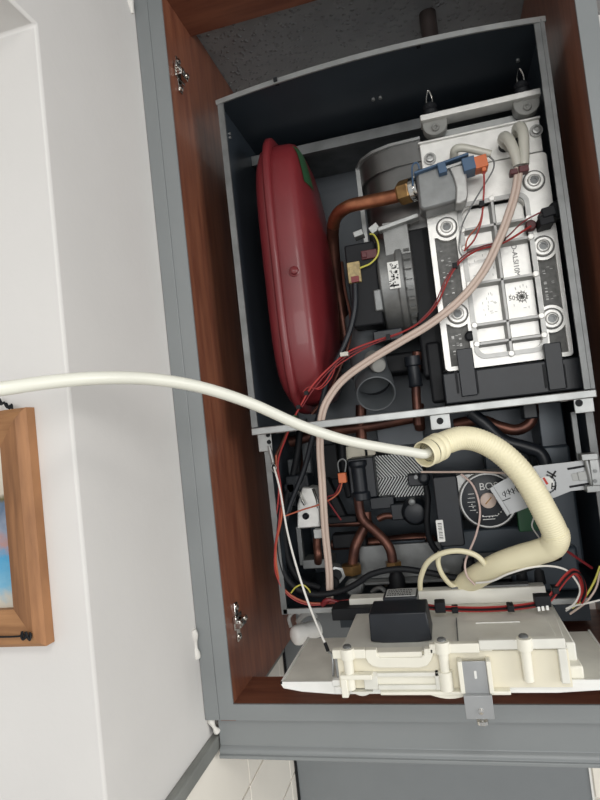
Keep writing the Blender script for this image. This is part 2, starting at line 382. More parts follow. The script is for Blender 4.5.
g.tube(pts, 0.0009, 6, 5); g.tube([p + Vector((0.002, -0.001, 0.001*(-1)**i)) for i, p in enumerate(pts[2:])], 0.0009, 6, 5)
obj('wire_binding', g, 'blackm', pic, label='thin black wire twisted around the lower rail')
g = G(); pts = [Vector((-0.4035-0.0022*k, -0.297-0.001*math.cos(k*2.5), z1+0.001+0.0013*k+0.0018*math.sin(k*2.1))) for k in range(10)]
g.tube(pts, 0.0011, 6, 5); g.tube([p + Vector((0.001, 0.001, -0.0012*(-1)**i)) for i, p in enumerate(pts)], 0.0009, 6, 5)
obj('hanging_wire', g, 'blackm', pic, label='twisted black hanging wire')

# ------------------------------------------------------------------ the boiler: casing
BL, BR, BT, BB, YK = -0.26, 0.187, 1.99, 1.236, 0.278
boi = empty('gas_boiler', (-0.036, 0.14, BB), 'open gas boiler without its front cover hanging in the cherry wood cabinet', 'boiler')
def bow(x, d=0.021): s = (x-BL)/(BR-BL); return -d*4*s*(1-s)
p = obj('case_side', G().box(BL, BL+0.0015, 0.003, YK, 1.505, BT-0.001), 'slate', boi, label='dark slate upper left case wall')
obj('front_flange', G().box(BL, BL+0.0088, -0.001, 0.003, 1.512, BT-0.003), 'galvd', p, label='folded steel front flange')
g = G().cyl((BL+0.0015, 0.035, 1.957), (BL+0.004, 0.035, 1.957), 0.0022, 10).cyl((BL+0.0015, 0.035, 1.951), (BL+0.004, 0.035, 1.951), 0.0022, 10)
obj('rivet', g, 'galv', p)
p = obj('case_side', G().box(BR-0.0015, BR, 0.003, YK, 1.505, BT-0.001), 'slate', boi, label='dark slate upper right case wall')
g = G().box(BR-0.0125, BR, -0.001, 0.003, 1.512, BT-0.003).box(BR-0.005, BR-0.0035, -0.0025, -0.001, 1.512, BT-0.003)
obj('front_flange', g, 'galvd', p, label='folded steel front flange')
xs = [BL-0.002 + (BR-BL+0.004)*i/24 for i in range(25)]
p = obj('case_top', G().xy([(x, bow(x)+0.0012) for x in xs] + [(BR+0.002, YK), (BL-0.002, YK)], BT-0.0015, BT), 'slate', boi, label='dark slate case top with a bowed front')
obj('top_lip', G().xy([(x, bow(x)-0.0015) for x in xs] + [(x, bow(x)+0.0012) for x in reversed(xs)], BT-0.0065, BT+0.0005), 'galv', p, label='bowed steel lip')
g = G()
for u, v in ((275, 79), (418, 41)):
    g.pbox(u, v, 4, 4, -0.018, -0.006)
obj('lip_notch', g, 'blackm', p)
g = G()
for u, v, d in ((374,106,.09),(381,104,.09),(517,54,.08)):
    a = at(u, v, d); g.cyl((a.x, a.y, BT-0.0045), (a.x, a.y, BT-0.001), 0.0028, 10)
obj('rivet', g, 'galv', p)
obj('case_back', G().box(BL, BR, YK-0.0015, YK, BB, BT), 'slateb', boi, label='grey steel back sheet')
obj('rear_rail', G().box(BL+0.002, BR-0.002, 0.142, 0.152, 1.953, 1.969).box(BL+0.002, BR-0.002, 0.15, YK-0.002, 1.967, 1.969), 'galvd', boi, label='steel cross rail under the case top')
# middle shelf with its lip
sh = obj('middle_shelf', G().box(BL+0.002, BR-0.002, 0.055, YK-0.002, 1.501, 1.5035), 'slate', boi, label='dark shelf between the two compartments')
obj('shelf_lip', G().box(BL-0.001, BR+0.001, -0.002, 0.003, 1.5008, 1.511), 'galv', sh, label='bright folded steel shelf lip', bevel=0.0012)
def tab(u, v, wpx, hpx, hu, hv):
    o = obj('fixing_tab', G().pbox(u, v, wpx, hpx, 0.0015, 0.003), 'galv', sh, bevel=0.0008)
    a = at(hu, hv, 0.0012); obj('tab_hole', G().lathe(a, -Y, [(0,0.0045),(0.0006,0.0045),(0.0006,0.0028),(-0.004,0.0026)], 14), 'blackm', sh)
tab(440, 419, 19, 20, 440, 421); tab(584, 404, 17, 16, 579, 403)
# lower compartment sides
p = obj('case_side', G().box(BL, BL+0.0015, 0.05, YK, BB, 1.5), 'slate', boi, label='dark lower left case wall')
obj('front_flange', G().box(BL, BL+0.0085, 0.046, 0.05, BB, 1.5), 'galvd', p, label='folded steel flange')
g = G(); c = at(265, 440, 0.044); k = (0.044+.78)/FPX
g.box(c.x-8*k, c.x+7*k, 0.044, 0.046, c.z-12*k, c.z+11*k)
bk = obj('stay_bracket', g, 'galv', p, bevel=0.001)
for u, v in ((268,435),(269,442)):
    a = at(u, v, 0.043); obj('bracket_hole', G().lathe(a, -Y, [(-0.002,0.0022),(0.0008,0.0026),(0.0008,0.0032),(0,0.0034)], 12), 'blackm', p)
p = obj('case_side', G().box(BR-0.0015, BR, 0.03, YK, BB, 1.5), 'slate', boi, label='dark lower right case wall')
obj('front_flange', G().box(BR-0.009, BR, 0.026, 0.03, BB, 1.5).box(BR-0.022, BR-0.016, 0.045, 0.052, 1.40, 1.485), 'galvd', p, label='folded steel flange')
p = obj('case_bottom', G().box(BL, BR, 0.05, YK, BB, BB+0.0015), 'slate', boi, label='dark boiler floor')
obj('front_flange', G().box(BL+0.002, BR-0.03, 0.046, 0.05, BB, BB+0.008), 'galv', p, label='folded steel front edge', bevel=0.0008)

obj('dark_gap_block', G().box(-0.205, BR-0.004, 0.19, 0.272, 1.165, BB), 'slate', boi, label='dark block added for the shade under the boiler')  # made-up block, its dark colour stands for shade below the boiler
# ------------------------------------------------------------------ red expansion vessel
def sup(n, hy, hz, cy, cz, s, e=3.2):
    o = []
    for i in range(n):
        a = 2*math.pi*i/n; ca, sa = math.cos(a), math.sin(a)
        o.append((cy + hy*s*math.copysign(abs(ca)**(2/e), ca), cz + hz*s*math.copysign(abs(sa)**(2/e), sa)))
    return o
def loft_x(prof, hy, hz, cy, cz, n=56, e=3.2):
    g = G(); rings = []
    for x, s in prof:
        b = len(g.v); g.v += [Vector((x, a, c)) for a, c in sup(n, hy, hz, cy, cz, s, e)]; rings.append([b+i for i in range(n)])
    for p, q in zip(rings, rings[1:]):
        for i in range(n): g.f.append((p[i], p[(i+1)%n], q[(i+1)%n], q[i]))
    g.f.append(tuple(rings[0][::-1])); g.f.append(tuple(rings[-1])); return g
VY, VZ = 0.125, 1.739
vp = [(-0.230,0.4),(-0.229,0.7),(-0.224,0.86),(-0.216,0.93),(-0.2065,0.942),(-0.194,0.945),(-0.188,0.948),(-0.172,0.942),(-0.165,0.928),(-0.160,0.885),(-0.156,0.80),(-0.151,0.66),(-0.146,0.48),(-0.142,0.28),(-0.141,0.12)]
ves = obj('expansion_vessel', loft_x(vp, 0.118, 0.213, VY, VZ, e=4.0), 'red', boi, label='red enamelled flat expansion vessel', angle=60)
obj('seam_rim', loft_x([(-0.2075,0.94),(-0.2078,0.99),(-0.2055,1.006),(-0.1990,1.006),(-0.1965,0.99),(-0.1965,0.94)], 0.118, 0.213, VY, VZ, e=4.0), 'red', ves, label='rolled red seam rim', angle=60)
a = at(293, 271, 0.010)
obj('valve_boss', G().lathe(a + Vector((0.0,0.006,0)), Vector((0.25,-1,0)), [(0,0.008),(0.004,0.0075),(0.005,0.0055),(0.010,0.005),(0.011,0.003),(0.0115,0)], 16), 'red', ves, label='small red valve boss')
g = G(); rows = []
zs = [1.835, 1.845, 1.855, 1.865, 1.875, 1.884]
def vx(y, z):  # surface x of the vessel's right face at (y,z)
    s = (abs((y-VY)/0.118)**4 + abs((z-VZ)/0.213)**4)**0.25
    for (xa, sa), (xb, sb) in zip(vp[5:], vp[6:]):
        if sb <= s <= sa: return xa + (xb-xa)*(sa-s)/(sa-sb+1e-9)
    return -0.141 if s < 0.12 else -0.194
for z in [1.865+0.0056*i for i in range(11)]:
    for j in range(9):
        y = 0.044+0.0055*j; g.v.append(Vector((vx(y, z)+0.0012, y, z)))
for i in range(10):
    for j in range(8): q = i*9+j; g.f.append((q, q+1, q+10, q+9))
obj('sticker', g, 'green', ves, label='green sticker')

# ------------------------------------------------------------------ heat exchanger
hx = obj('heat_exchanger', G().box(0.002, 0.17, 0.075, 0.25, 1.56, 1.90).box(-0.004, 0.012, 0.085, 0.22, 1.60, 1.80), 'blackm', boi, label='aluminium heat exchanger with ribbed cover plate', bevel=0.003)
YP = 0.045
plate = obj('cover_plate', G().xz(rrect(0.0135, 0.178, 1.559, 1.836, 0.006), YP, 0.075), 'alu', hx, label='bright cast aluminium cover plate')
g = G()
g.xz(rrect(0.0605, 0.1425, 1.5755, 1.781, 0.012), YP-0.01, YP+0.013)
def bite(xa, xb, za, zb, top=None, bot=None, R=0.0185, n=9):
    o = []
    for i in range(n):
        x = xa + (xb-xa)*i/(n-1); z = zb
        if top: z = min(zb, top[1] - math.sqrt(max(0, R*R-(x-top[0])**2)))
        o.append((x, z))
    for i in range(n):
        x = xb - (xb-xa)*i/(n-1); z = za
        if bot: z = max(za, bot[1] + math.sqrt(max(0, R*R-(x-bot[0])**2)))
        o.append((x, z))
    return o
pk = [(0.0205, 0.0495, 1.645, 1.746), (0.0215, 0.0500, 1.5645, 1.625), (0.1495, 0.1725, 1.620, 1.702), (0.1510, 0.1725, 1.5645, 1.601)]
bts = ((0.158,1.799),(0.1585,1.709),(0.157,1.611),(0.0385,1.758),(0.0385,1.636))
pkp = [bite(*pk[0], top=bts[3], bot=bts[4]), bite(*pk[1], top=bts[4]), bite(*pk[2], top=bts[1], bot=bts[2]), bite(*pk[3], top=bts[2])]
for q in pkp: g.xz(q, YP-0.01, YP+0.008)
cut(plate, g)
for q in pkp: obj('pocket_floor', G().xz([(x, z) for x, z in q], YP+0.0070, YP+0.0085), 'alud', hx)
obj('panel_floor', G().xz(rrect(0.061, 0.142, 1.576, 1.7805, 0.0115), YP+0.0115, YP+0.0128), 'alu', hx)
# raised frame round the ribbed panel
fo = rrect(0.0545, 0.1485, 1.5695, 1.787, 0.015, 6); fi = rrect(0.0605, 0.1425, 1.5755, 1.781, 0.010, 6)
g = G(); n = len(fo)
g.add([(x, YP-0.0035, z) for x, z in fo] + [(x, YP-0.0035, z) for x, z in fi] + [(x, YP+0.002, z) for x, z in fo] + [(x, YP+0.012, z) for x, z in fi],
      [(i,(i+1)%n,n+(i+1)%n,n+i) for i in range(n)] + [(i,(i+1)%n,2*n+(i+1)%n,2*n+i) for i in range(n)] + [(n+i,n+(i+1)%n,3*n+(i+1)%n,3*n+i) for i in range(n)])
obj('panel_frame', g, 'alum', hx)
rz = [1.7495, 1.724, 1.6735, 1.6165, 1.5905]
for z in rz: obj('rib', G().yz([(YP+0.012, z-0.0042), (YP-0.003, z-0.0015), (YP-0.003, z+0.0015), (YP+0.012, z+0.0042)], 0.0605, 0.1425), 'rib', hx)
obj('rib', G().xy([(0.1015-0.0044, YP+0.012), (0.1015-0.0016, YP-0.003), (0.1015+0.0016, YP-0.003), (0.1015+0.0044, YP+0.012)], 1.5755, 1.781), 'rib', hx)
boss0 = obj('boss', G().lathe((0.101, YP-0.003, 1.572), -Y, [(-0.004,0.0042),(0.001,0.0042),(0.0018,0.0034),(0.0018,0)], 14), 'alu', hx)
for z in rz:
    for x in (0.0585, 0.1445): copy_at(boss0, (x, boss0.location.y, z), hx)
copy_at(boss0, (0.1015, boss0.location.y, 1.785), hx)
bp_ = [(-0.001,0.0128),(0.0022,0.0127),(0.003,0.0118),(0.003,0.0086),(0.0015,0.0082),(0.0042,0.0080),(0.005,0.0070),(0.005,0.0058),(0.001,0.0055),(0.001,0)]
bolt0 = obj('bolt', G().lathe((0.158, YP, 1.799), -Y, bp_, 28), 'alu', hx, label='silver socket bolt in a washer')
for x, z in bts[1:]: copy_at(bolt0, (x, bolt0.location.y, z), hx)
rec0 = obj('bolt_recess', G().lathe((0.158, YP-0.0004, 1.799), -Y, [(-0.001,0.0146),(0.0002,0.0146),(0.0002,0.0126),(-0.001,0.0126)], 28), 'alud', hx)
soc0 = obj('bolt_socket', G().lathe((0.158, YP-0.0012, 1.799), -Y, [(0,0.0057),(0.0022,0.0057),(0.0022,0.0036),(0.0005,0.0034),(0.0005,0)], 6), 'galvd', hx)
for x, z in bts[1:]: copy_at(rec0, (x, rec0.location.y, z), hx); copy_at(soc0, (x, soc0.location.y, z), hx)
obj('plug', G().lathe(at(470, 336, YP), -Y, [(-0.003,0.0072),(0.0015,0.0072),(0.0022,0.006),(0.0008,0.0045),(0.0008,0)], 18), 'blackm', hx, label='black round plug')
obj('sensor_mount', G().lathe(at(531,225,0.035), -Y, [(-0.012,0.0070),(0.0,0.0070),(0.002,0.0055),(0.002,0)], 16), 'maroon', hx, label='maroon round sensor cap')
obj('sensor_plug', G().pbox(549, 211, 12, 9, 0.012, 0.045, 0.12).pbox(547, 219, 13, 9, 0.014, 0.045, 0.1).lathe(at(556,211,0.03), -Y, [(-0.02,0.011),(0.008,0.011),(0.010,0.009),(0.010,0)], 18), 'blackm', hx, label='black sensor plug', bevel=0.001)
# writing cast into the cover
text('GD-ALSI10MG', 0.0095, (0.1235, YP+0.0112, 1.699), -Z, X, 0.0006, 'alud', hx)
text('50', 0.0085, (0.1125, YP+0.0112, 1.648), X, Z, 0.0006, 'alud', hx)
g = G(); e = Vector((0.1255, YP+0.0112, 1.6485))
g.torus(e, Y, 0.0062, 0.0006, 20, 6).torus(e, Y, 0.003, 0.0006, 16, 6)
for k in range(6):
    a = math.pi*k/6; d = Vector((math.cos(a),0,math.sin(a))); g.obox(e, (d, Y, d.cross(Y)), (0.0085, 0.0006, 0.0004))
obj('casting_mark', g, 'alud', hx)
g = G(); random.seed(3)
for (xa, xb, za, zb) in ((0.068,0.093,1.630,1.662),(0.068,0.095,1.684,1.714),(0.110,0.134,1.632,1.664)):
    for k in range(16):
        x = random.uniform(xa, xb); z = random.uniform(za, zb); r = random.choice(((0.0018,0.0004),(0.0004,0.0016)))
        g.obox((x, YP+0.0113, z), (X,Y,Z), (r[0], 0.0006, r[1]))
for q in pk[:3]:
    for k in range(22):
        x = random.choice((q[0]+0.007, q[0]+0.0125, q[0]+0.0165)); z = random.uniform(q[2]+0.016, q[3]-0.016)
        g.obox((min(x, q[1]-0.002), YP+0.0068, z), (X,Y,Z), (0.0017, 0.0005, 0.0004))
obj('casting_relief', g, 'alum', hx, kind='stuff')
# upper strip with nozzles
ust = obj('upper_strip', G().box(0.016, 0.1765, 0.052, 0.08, 1.840, 1.889).box(0.014, 0.1775, 0.048, 0.06, 1.884, 1.8875), 'alu', hx, label='bright strip above the cover plate', bevel=0.001)
for u, v in ((536,131),(430,159)):
    obj('strip_bolt', G().lathe(at(u, v, 0.051), -Y, [(0,0.0085),(0.002,0.0085),(0.002,0.0058),(0.006,0.0055),(0.0065,0.0035),(0.004,0.003),(0.004,0)], 18), 'alum', hx)
# ------------------------------------------------------------------ nozzles and twin tubes
nz_ = obj('pressure_nozzle', G().ptube([(507,146,.05),(503,140,.03),(505,137,.018),(510,142,.010),(515,154,.008),(518,166,.008)], lambda t: 0.0076-0.0012*t, 14, 6), 'nozzle', boi, label='milky plastic elbow nozzle')
obj('pressure_nozzle', G().ptube([(520,136,.05),(517,130,.03),(520,127,.018),(523,133,.010),(524,148,.008),(524,165,.008)], lambda t: 0.0076-0.0012*t, 14, 6), 'nozzle', boi, label='milky plastic elbow nozzle')
obj('pressure_nozzle', G().ptube([(455,166,.05),(454,155,.03),(456,149,.022),(464,148,.02),(478,151,.02),(491,154,.02)], lambda t: 0.0062-0.0015*t, 12, 6), 'nozzle', boi, label='milky plastic elbow nozzle')
g = G()
for u in (502, 515): g.lathe(at(u+2, 147, 0.052), -Y, [(0,0.0075),(0.014,0.0068),(0.016,0.004)], 14)
obj('nozzle_seal', g, 'blackm', boi, label='black nozzle seals')
obj('tube_clamp', G().pbox(514,171,7,5,0.000,0.014).pbox(524,168,9,6,0.000,0.014), 'maroon', boi, label='maroon tube clamps', bevel=0.001)
tw = [(519,168,.006),(516,190,.006),(509,214,.006),(499,240,.008),(483,272,.010),(460,300,.012),(430,324,.016),(400,342,.020),(370,360,.024),(345,378,.028),(330,396,.030),(322,415,.030),(320,445,.034),(322,480,.040),(325,530,.05),(329,570,.06),(330,600,.062)]
for s_, lab in ((-1,'upper'),(1,'lower')):
    pts = [at(*p) for p in tw]; q = []
    for i, pt in enumerate(pts):
        d = (pts[min(i+1,len(pts)-1)] - pts[max(i-1,0)]).normalized(); nrm = d.cross(Y).normalized()
        q.append(pt + nrm*s_*0.0026)
    obj('silicone_tube', G().tube(q, 0.0030, 10, 7), 'silic', boi, label='long pinkish silicone tube, one of a twin pair')

# ------------------------------------------------------------------ mounting bar above the exchanger
a = at(420, 119, 0.05); b = at(538, 89, 0.05)
mb = obj('mounting_bar', G().box(a.x, b.x, 0.035, 0.062, 1.910, 1.9185), 'alu', boi, label='pale aluminium bar above the heat exchanger', bevel=0.001)
for u, v in ((435,125),(526,101)):
    c = at(u, v, 0.046)
    ep = [(c.x-0.017, 1.912)] + [(c.x+0.017*math.cos(math.radians(180+12*k)), 1.906+0.016*math.sin(math.radians(180+12*k))) for k in range(16)] + [(c.x+0.017, 1.912)]
    obj('bar_ear', G().xz(ep, 0.043, 0.062).lathe((c.x, 0.043, 1.9), -Y, [(0,0.006),(0.004,0.005),(0.004,0.0025),(0.001,0.002),(0.001,0)], 16), 'earp', mb, label='rounded milky grey ear under the bar', bevel=0.002)
    obj('rubber_mount', G().lathe((c.x-0.004, 0.043, 1.9185), Z, [(0,0.0095),(0.005,0.0100),(0.007,0.0080),(0.009,0.0100),(0.014,0.0095),(0.017,0.006)], 18), 'blackm', mb, label='black rubber mount')
    obj('spring_clip', G().tube([Vector((c.x-0.008,0.043,1.934)), Vector((c.x-0.0075,0.043,1.944)), Vector((c.x-0.0035,0.043,1.955)), Vector((c.x+0.0005,0.043,1.944)), Vector((c.x,0.043,1.934))], 0.0011, 8, 6), 'chrome', mb, label='small wire spring clip')
obj('shield_rail', G().box(0.030, 0.150, 0.064, 0.069, 1.886, 1.903), 'galv', boi, label='steel rail behind the mounting bar')

# ------------------------------------------------------------------ steel shell left of the plate
sh_o = [(0.018,0.070),(-0.018,0.072),(-0.045,0.082),(-0.064,0.10),(-0.075,0.125),(-0.077,0.16),(-0.077,0.235),(0.018,0.235)]
def grow(poly, d, cx=0.03, cy=0.15): return [(x-(d if x < 0.01 else 0), y-(d if y < 0.2 else 0)) for x, y in poly]
st = obj('burner_shell', G().xy(sh_o, 1.772, 1.868), 'stain', boi, label='curved stainless burner shell', angle=30)
obj('shell_band', G().xy(grow(sh_o, 0.004), 1.868, 1.898), 'stain', st, label='wider band of the shell', angle=30)
obj('shell_rim', G().xy(grow(sh_o, 0.008), 1.898, 1.902), 'galv', st, label='thin bright rim', angle=30)
obj('shell_seam', G().box(-0.084, -0.0775, 0.118, 0.122, 1.76, 1.90), 'galv', st)

# ------------------------------------------------------------------ gas pipe, nut and gas valve
obj('gas_pipe', G().ptube([(406,193,.04),(392,197,.045),(368,202,.055),(350,206,.066),(340,212,.080),(335,219,.095),(333,228,.115)], 0.0098, 16, 7), 'copper', boi, label='bent copper gas pipe')
obj('gas_pipe_drop', G().ptube([(333,226,.110),(333,240,.13),(335,265,.15),(340,300,.17),(346,340,.18)], 0.0097, 16, 6), 'copperd', boi, label='lower run of the gas pipe with shade in its colour')  # same copper pipe, darker colour stands in for shade behind the vessel
a = at(399, 194, 0.039); d = (at(420,187,0.028) - a).normalized()
nut = obj('union_nut', G().lathe(a, d, [(0,0.0145),(0.003,0.0165),(0.017,0.0165),(0.020,0.0145)], 6), 'brass', boi, label='brass hexagonal union nut', angle=20)
obj('union_ring', G().lathe(a + d*0.020, d, [(0,0.0165),(0.006,0.0165),(0.006,0.013),(0.010,0.013)], 24), 'chrome', nut, label='bright steel ring')
def vpx(l, y): return [(at(u, v, y).x, at(u, v, y).z) for u, v in l]
gv = obj('gas_valve', G().xz(vpx([(415,170),(418,168),(449,163),(456,168),(459,190),(458,201),(423,211),(419,207)], 0.006), 0.006, 0.044), 'galvd', boi, label='silver metal gas valve', bevel=0.004)
c = at(455, 185, 0.004)
obj('valve_clip', G().xz(vpx([(448,167),(464,163.5),(466.5,172),(468,193),(466.5,200),(461,203.5),(455.5,204),(456,188),(453,177)], 0.002), 0.002, 0.03), 'alum', gv, label='folded steel valve clip', bevel=0.002)
obj('valve_plate', G().pbox(455,164.5,20,3,0.0,0.02,0.13), 'galv', gv, bevel=0.0006)
obj('valve_wire_clip', G().ptube([(413,186,.01),(412,168,.01),(415,163,.01),(418,164,.01),(420,172,.01)], 0.0012, 6, 5), 'blue', gv, label='bent blue wire clip')
obj('connector', G().pbox(441,163,54,2.4,-0.002,0.02,0.15).pbox(442,167,8,11,-0.006,0.02,0.1), 'blue', gv, label='blue plug connector', bevel=0.0008)
obj('connector', G().pbox(469,163,12,13,-0.008,0.02,0.1), 'blue', gv, label='blue square plug connector', bevel=0.0008)
obj('connector', G().pbox(481,161,12,12,-0.008,0.014,0.1).pbox(484,168,4,5,-0.006,0.006), 'orange', gv, label='orange plug connector', bevel=0.0008)

# ------------------------------------------------------------------ fan
fc = Vector((0, 0.125, 1.705))
fan = obj('fan_housing', G().lathe((-0.064,0.125,1.705), X, [(0,0.05),(0.0,0.072),(0.003,0.076),(0.026,0.0765),(0.028,0.079),(0.036,0.079),(0.038,0.074),(0.050,0.073),(0.052,0.05)], 44).box(-0.050,-0.014,0.056,0.12,1.735,1.785), 'fanalu', boi, label='cast aluminium fan housing', bevel=0.001)
g = G()
for k in range(16):
    a = math.radians(100 + 160*k/15); d = Vector((0, math.cos(a), math.sin(a)))
    g.obox((-0.020, 0.125+d.y*0.0755, 1.705+d.z*0.0755), (X, d, d.cross(X)), (0.004, 0.004, 0.0016))
obj('housing_rib', g, 'fanalu', fan)
obj('fan_motor', G().lathe((-0.108,0.12,1.695), X, [(0,0.02),(0,0.046),(0.004,0.052),(0.018,0.053),(0.020,0.058),(0.040,0.06),(0.048,0.06)], 36).box(-0.108,-0.064,0.054,0.12,1.640,1.762), 'blackm', fan, label='black fan motor', bevel=0.003)
obj('motor_plug', G().pbox(354,272,13,21,0.048,0.06), 'tan', fan, label='yellowish motor plug', bevel=0.001)
obj('plug_tip', G().pbox(355,279,8,6,0.0465,0.05), 'dredw', fan)
obj('earth_wire', G().ptube([(360,268,.046),(371,263,.045),(378,254,.045),(378,243,.047),(374,235,.05),(370,234,.055)], 0.0013, 8, 6), 'yellow', fan, label='yellow green earth wire')
obj('motor_connector', G().pbox(369,254,16,9,0.05,0.062).pbox(364,255,5,5,0.047,0.052), 'maroon', fan, label='maroon connector on the fan', bevel=0.001)
obj('housing_bracket', G().pbox(358,233,10,6,0.05,0.07,0.2).pbox(398,222,42,4.5,0.045,0.06,0.17).pbox(374,228,10,8,0.052,0.07,0.5), 'galv', fan, bevel=0.001)
lb = obj('rating_label', G().pbox(394,275,11,27,0.0462,0.0472), 'paper', fan, label='white rating label with black marks')
g = G(); random.seed(11)
for k in range(40):
    u = 394 + random.uniform(-4.2,4.2) - 0.0; v = 275 + random.uniform(-12,12)
    g.pbox(u, v, random.choice((1.0,2.2)), random.choice((0.7,1.4)), 0.0456, 0.0463)
g.pbox(394.5,285.5,9,1.5,0.0456,0.0463)
obj('label_print', g, 'ink', fan)
obj('fan_foot', G().pbox(378,300,8,22,0.05,0.07), 'galvd', fan, bevel=0.002)
obj('fan_foot', G().pbox(388,335,30,12,0.06,0.09), 'black', fan, bevel=0.002)

# ------------------------------------------------------------------ grey air duct and stub
duct = obj('air_duct', G().ptube([(362,318,.13),(366,345,.115),(369,366,.095),(372,380,.075)], 0.0275, 24, 6), 'greyp', boi, label='grey plastic air duct')
m0 = at(376,394,0.048); ax = (at(374,382,0.08) - m0).normalized()
obj('duct_mouth', G().lathe(m0, ax, [(0.045,0.0255),(0.02,0.0255),(0.0,0.0258),(-0.001,0.0268),(0.0,0.0280),(0.03,0.0285),(0.05,0.0275)], 32), 'greyp', duct, label='open round mouth of the duct')
obj('duct_inner', G().lathe(m0 + ax*0.044, ax, [(0,0.0262),(0.001,0.0262)], 24), 'blackm', duct)
s0 = at(379,366,0.035)
obj('duct_stub', G().lathe(s0, at(372,358,0.07)-s0, [(0,0.009),(0.002,0.0105),(0.006,0.0115),(0.04,0.0115)], 22), 'earp', duct, label='pale capped side stub')
# ------------------------------------------------------------------ sump tray below the plate
sump = obj('condensate_sump', G().box(0.008, 0.1845, 0.034, 0.22, 1.5135, 1.556), 'black', boi, label='black plastic condensate sump', bevel=0.002)
for u, v, h in ((467,372,46),(555,366,44)):
    obj('sump_clip', G().pbox(u, v, 15, h, 0.028, 0.036), 'black', sump, label='black moulded clip', bevel=0.001)
    for s_ in (-1, 1): obj('sump_slot', G().pbox(u+s_*10, v+10, 2.2, 22, 0.0325, 0.0345), 'blackm', sump)
# stand pipe left of the sump
spp = obj('flow_pipe', G().ptube([(417,352,.08),(416,372,.08),(416,392,.08),(417,408,.08),(418,425,.08)], 0.0068, 14, 4), 'copperd', boi, label='short upright copper pipe')
obj('pipe_collar', G().lathe(at(416,387,0.08), Z, [(0,0.0095),(0.002,0.0110),(0.004,0.0095),(0.03,0.0095),(0.032,0.012),(0.045,0.012)], 20), 'black', spp, label='dark grey pipe collar')
obj('rear_block', G().pbox(428,300,26,150,0.075,0.14).pbox(405,362,40,20,0.10,0.16).pbox(436,372,14,60,0.07,0.12), 'blackm', boi, label='black plastic blocks beside the heat exchanger', bevel=0.004)

# ------------------------------------------------------------------ wiring of the upper compartment
obj('wiring_loom', G().ptube([(531,226,.030),(503,243,.024),(478,250,.028),(460,262,.032),(448,280,.032),(437,304,.034),(420,322,.034),(400,333,.030),(375,341,.028),(350,351,.026),(330,367,.024),(312,386,.022),(301,405,.022),(294,418,.024),(285,440,.034),(278,462,.044),(279,490,.046),(276,530,.05),(278,575,.055),(292,598,.058),(318,604,.058)], 0.0014, 8, 6), 'redw', boi, label='long red wiring loom')
obj('wiring_loom', G().ptube([(545,210,.020),(523,222,.022),(503,240,.022),(480,247,.026),(461,258,.030),(446,279,.030),(434,305,.032),(418,323,.032)], 0.0010, 6, 6), 'dredw', boi, label='thin dark red wire to the sensor plug')
obj('wiring_loom', G().ptube([(400,334,.028),(376,343,.026),(350,354,.024),(330,370,.022),(313,390,.021),(302,407,.021)], 0.0009, 6, 6), 'dredw', boi, label='thin dark wire beside the red loom')
obj('connector_wire', G().ptube([(484,170,-.004),(484,188,.006),(483,204,.012),(481,222,.018),(474,240,.022),(464,251,.028)], 0.0012, 6, 6), 'redw', boi, label='thin red wire from the orange connector')
obj('connector_wire', G().ptube([(484,205,.012),(479,224,.020),(468,238,.026),(465,250,.028)], 0.0010, 6, 6), 'orgw', boi, label='thin orange wire on the cover plate')
obj('electrode_wire', G().ptube([(489,156,.016),(494,162,.012),(492,172,.012),(481,190,.014),(471,207,.02),(462,226,.03),(459,248,.03),(463,258,.03)], 0.0011, 6, 6), 'greyw', boi, label='thin grey electrode wire')
for u, v, a_, b_, d_ in ((482,203,4.5,5,.006),(503,237,5,4,.014),(455,265,4.5,5,.028),(388,337,4,6,.022),(306,393,4,4,.016),(298,407,4,4,.016)):
    obj('cable_tie', G().pbox(u, v, a_, b_, d_, d_+0.010), 'blackm', boi, label='black cable tie on the wiring')
obj('cable_tie', G().pbox(344,354,8,4,0.018,0.030), 'nozzle', boi, label='pale cable tie')
obj('cable_tie', G().pbox(292,418,6,5,0.014,0.028), 'green', boi, label='green cable grommet')
obj('red_lead', G().ptube([(371,345,.04),(352,356,.036),(335,368,.03),(325,382,.03),(318,388,.028),(310,388,.026)], 0.0010, 6, 6), 'redw', boi, label='thin looping red lead')
obj('red_lead', G().ptube([(337,362,.03),(331,378,.03),(320,389,.028),(309,387,.026),(303,392,.024)], 0.0008, 6, 6), 'redw', boi, label='thin looping red lead')
obj('motor_cable', G().ptube([(355,284,.048),(355,305,.046),(351,326,.044),(343,348,.04),(333,368,.04),(326,386,.04),(320,410,.045),(312,440,.055),(304,470,.06),(292,500,.06),(285,520,.058)], 0.0040, 10, 6), 'black', boi, label='black fan motor cable')
obj('motor_cable', G().ptube([(342,262,.09),(345,290,.08),(350,312,.08),(351,330,.08),(347,350,.07),(330,390,.07),(312,414,.07)], 0.0022, 8, 6), 'copperd', boi, label='thin brown cable behind the fan')

# ------------------------------------------------------------------ lower compartment: pipework
hp = obj('header_pipe', G().ptube([(290,442,.13),(330,431,.13),(370,426,.13),(405,419,.13),(419,417,.13)], 0.0088, 14, 4), 'copperd', boi, label='tarnished horizontal copper pipe')
obj('pipe_branch', G().ptube([(361,405,.13),(361,425,.13),(362,446,.13)], 0.0085, 14, 3), 'copperd', hp)
obj('pipe_branch', G().ptube([(418,404,.12),(419,418,.12),(420,428,.13)], 0.0085, 14, 3), 'copperd', hp)
obj('bend_pipe', G().ptube([(532,402,.11),(533,415,.11),(528,425,.11),(515,430,.11),(498,426,.11),(480,420,.11),(455,424,.12)], 0.0080, 14, 6), 'copperd', boi, label='dark copper bend under the shelf')
obj('bend_pipe', G().ptube([(470,412,.09),(485,424,.09),(503,440,.09),(525,447,.09),(540,453,.09),(546,468,.09),(545,490,.09)], 0.0090, 14, 6), 'black', boi, label='black moulded hose bend')
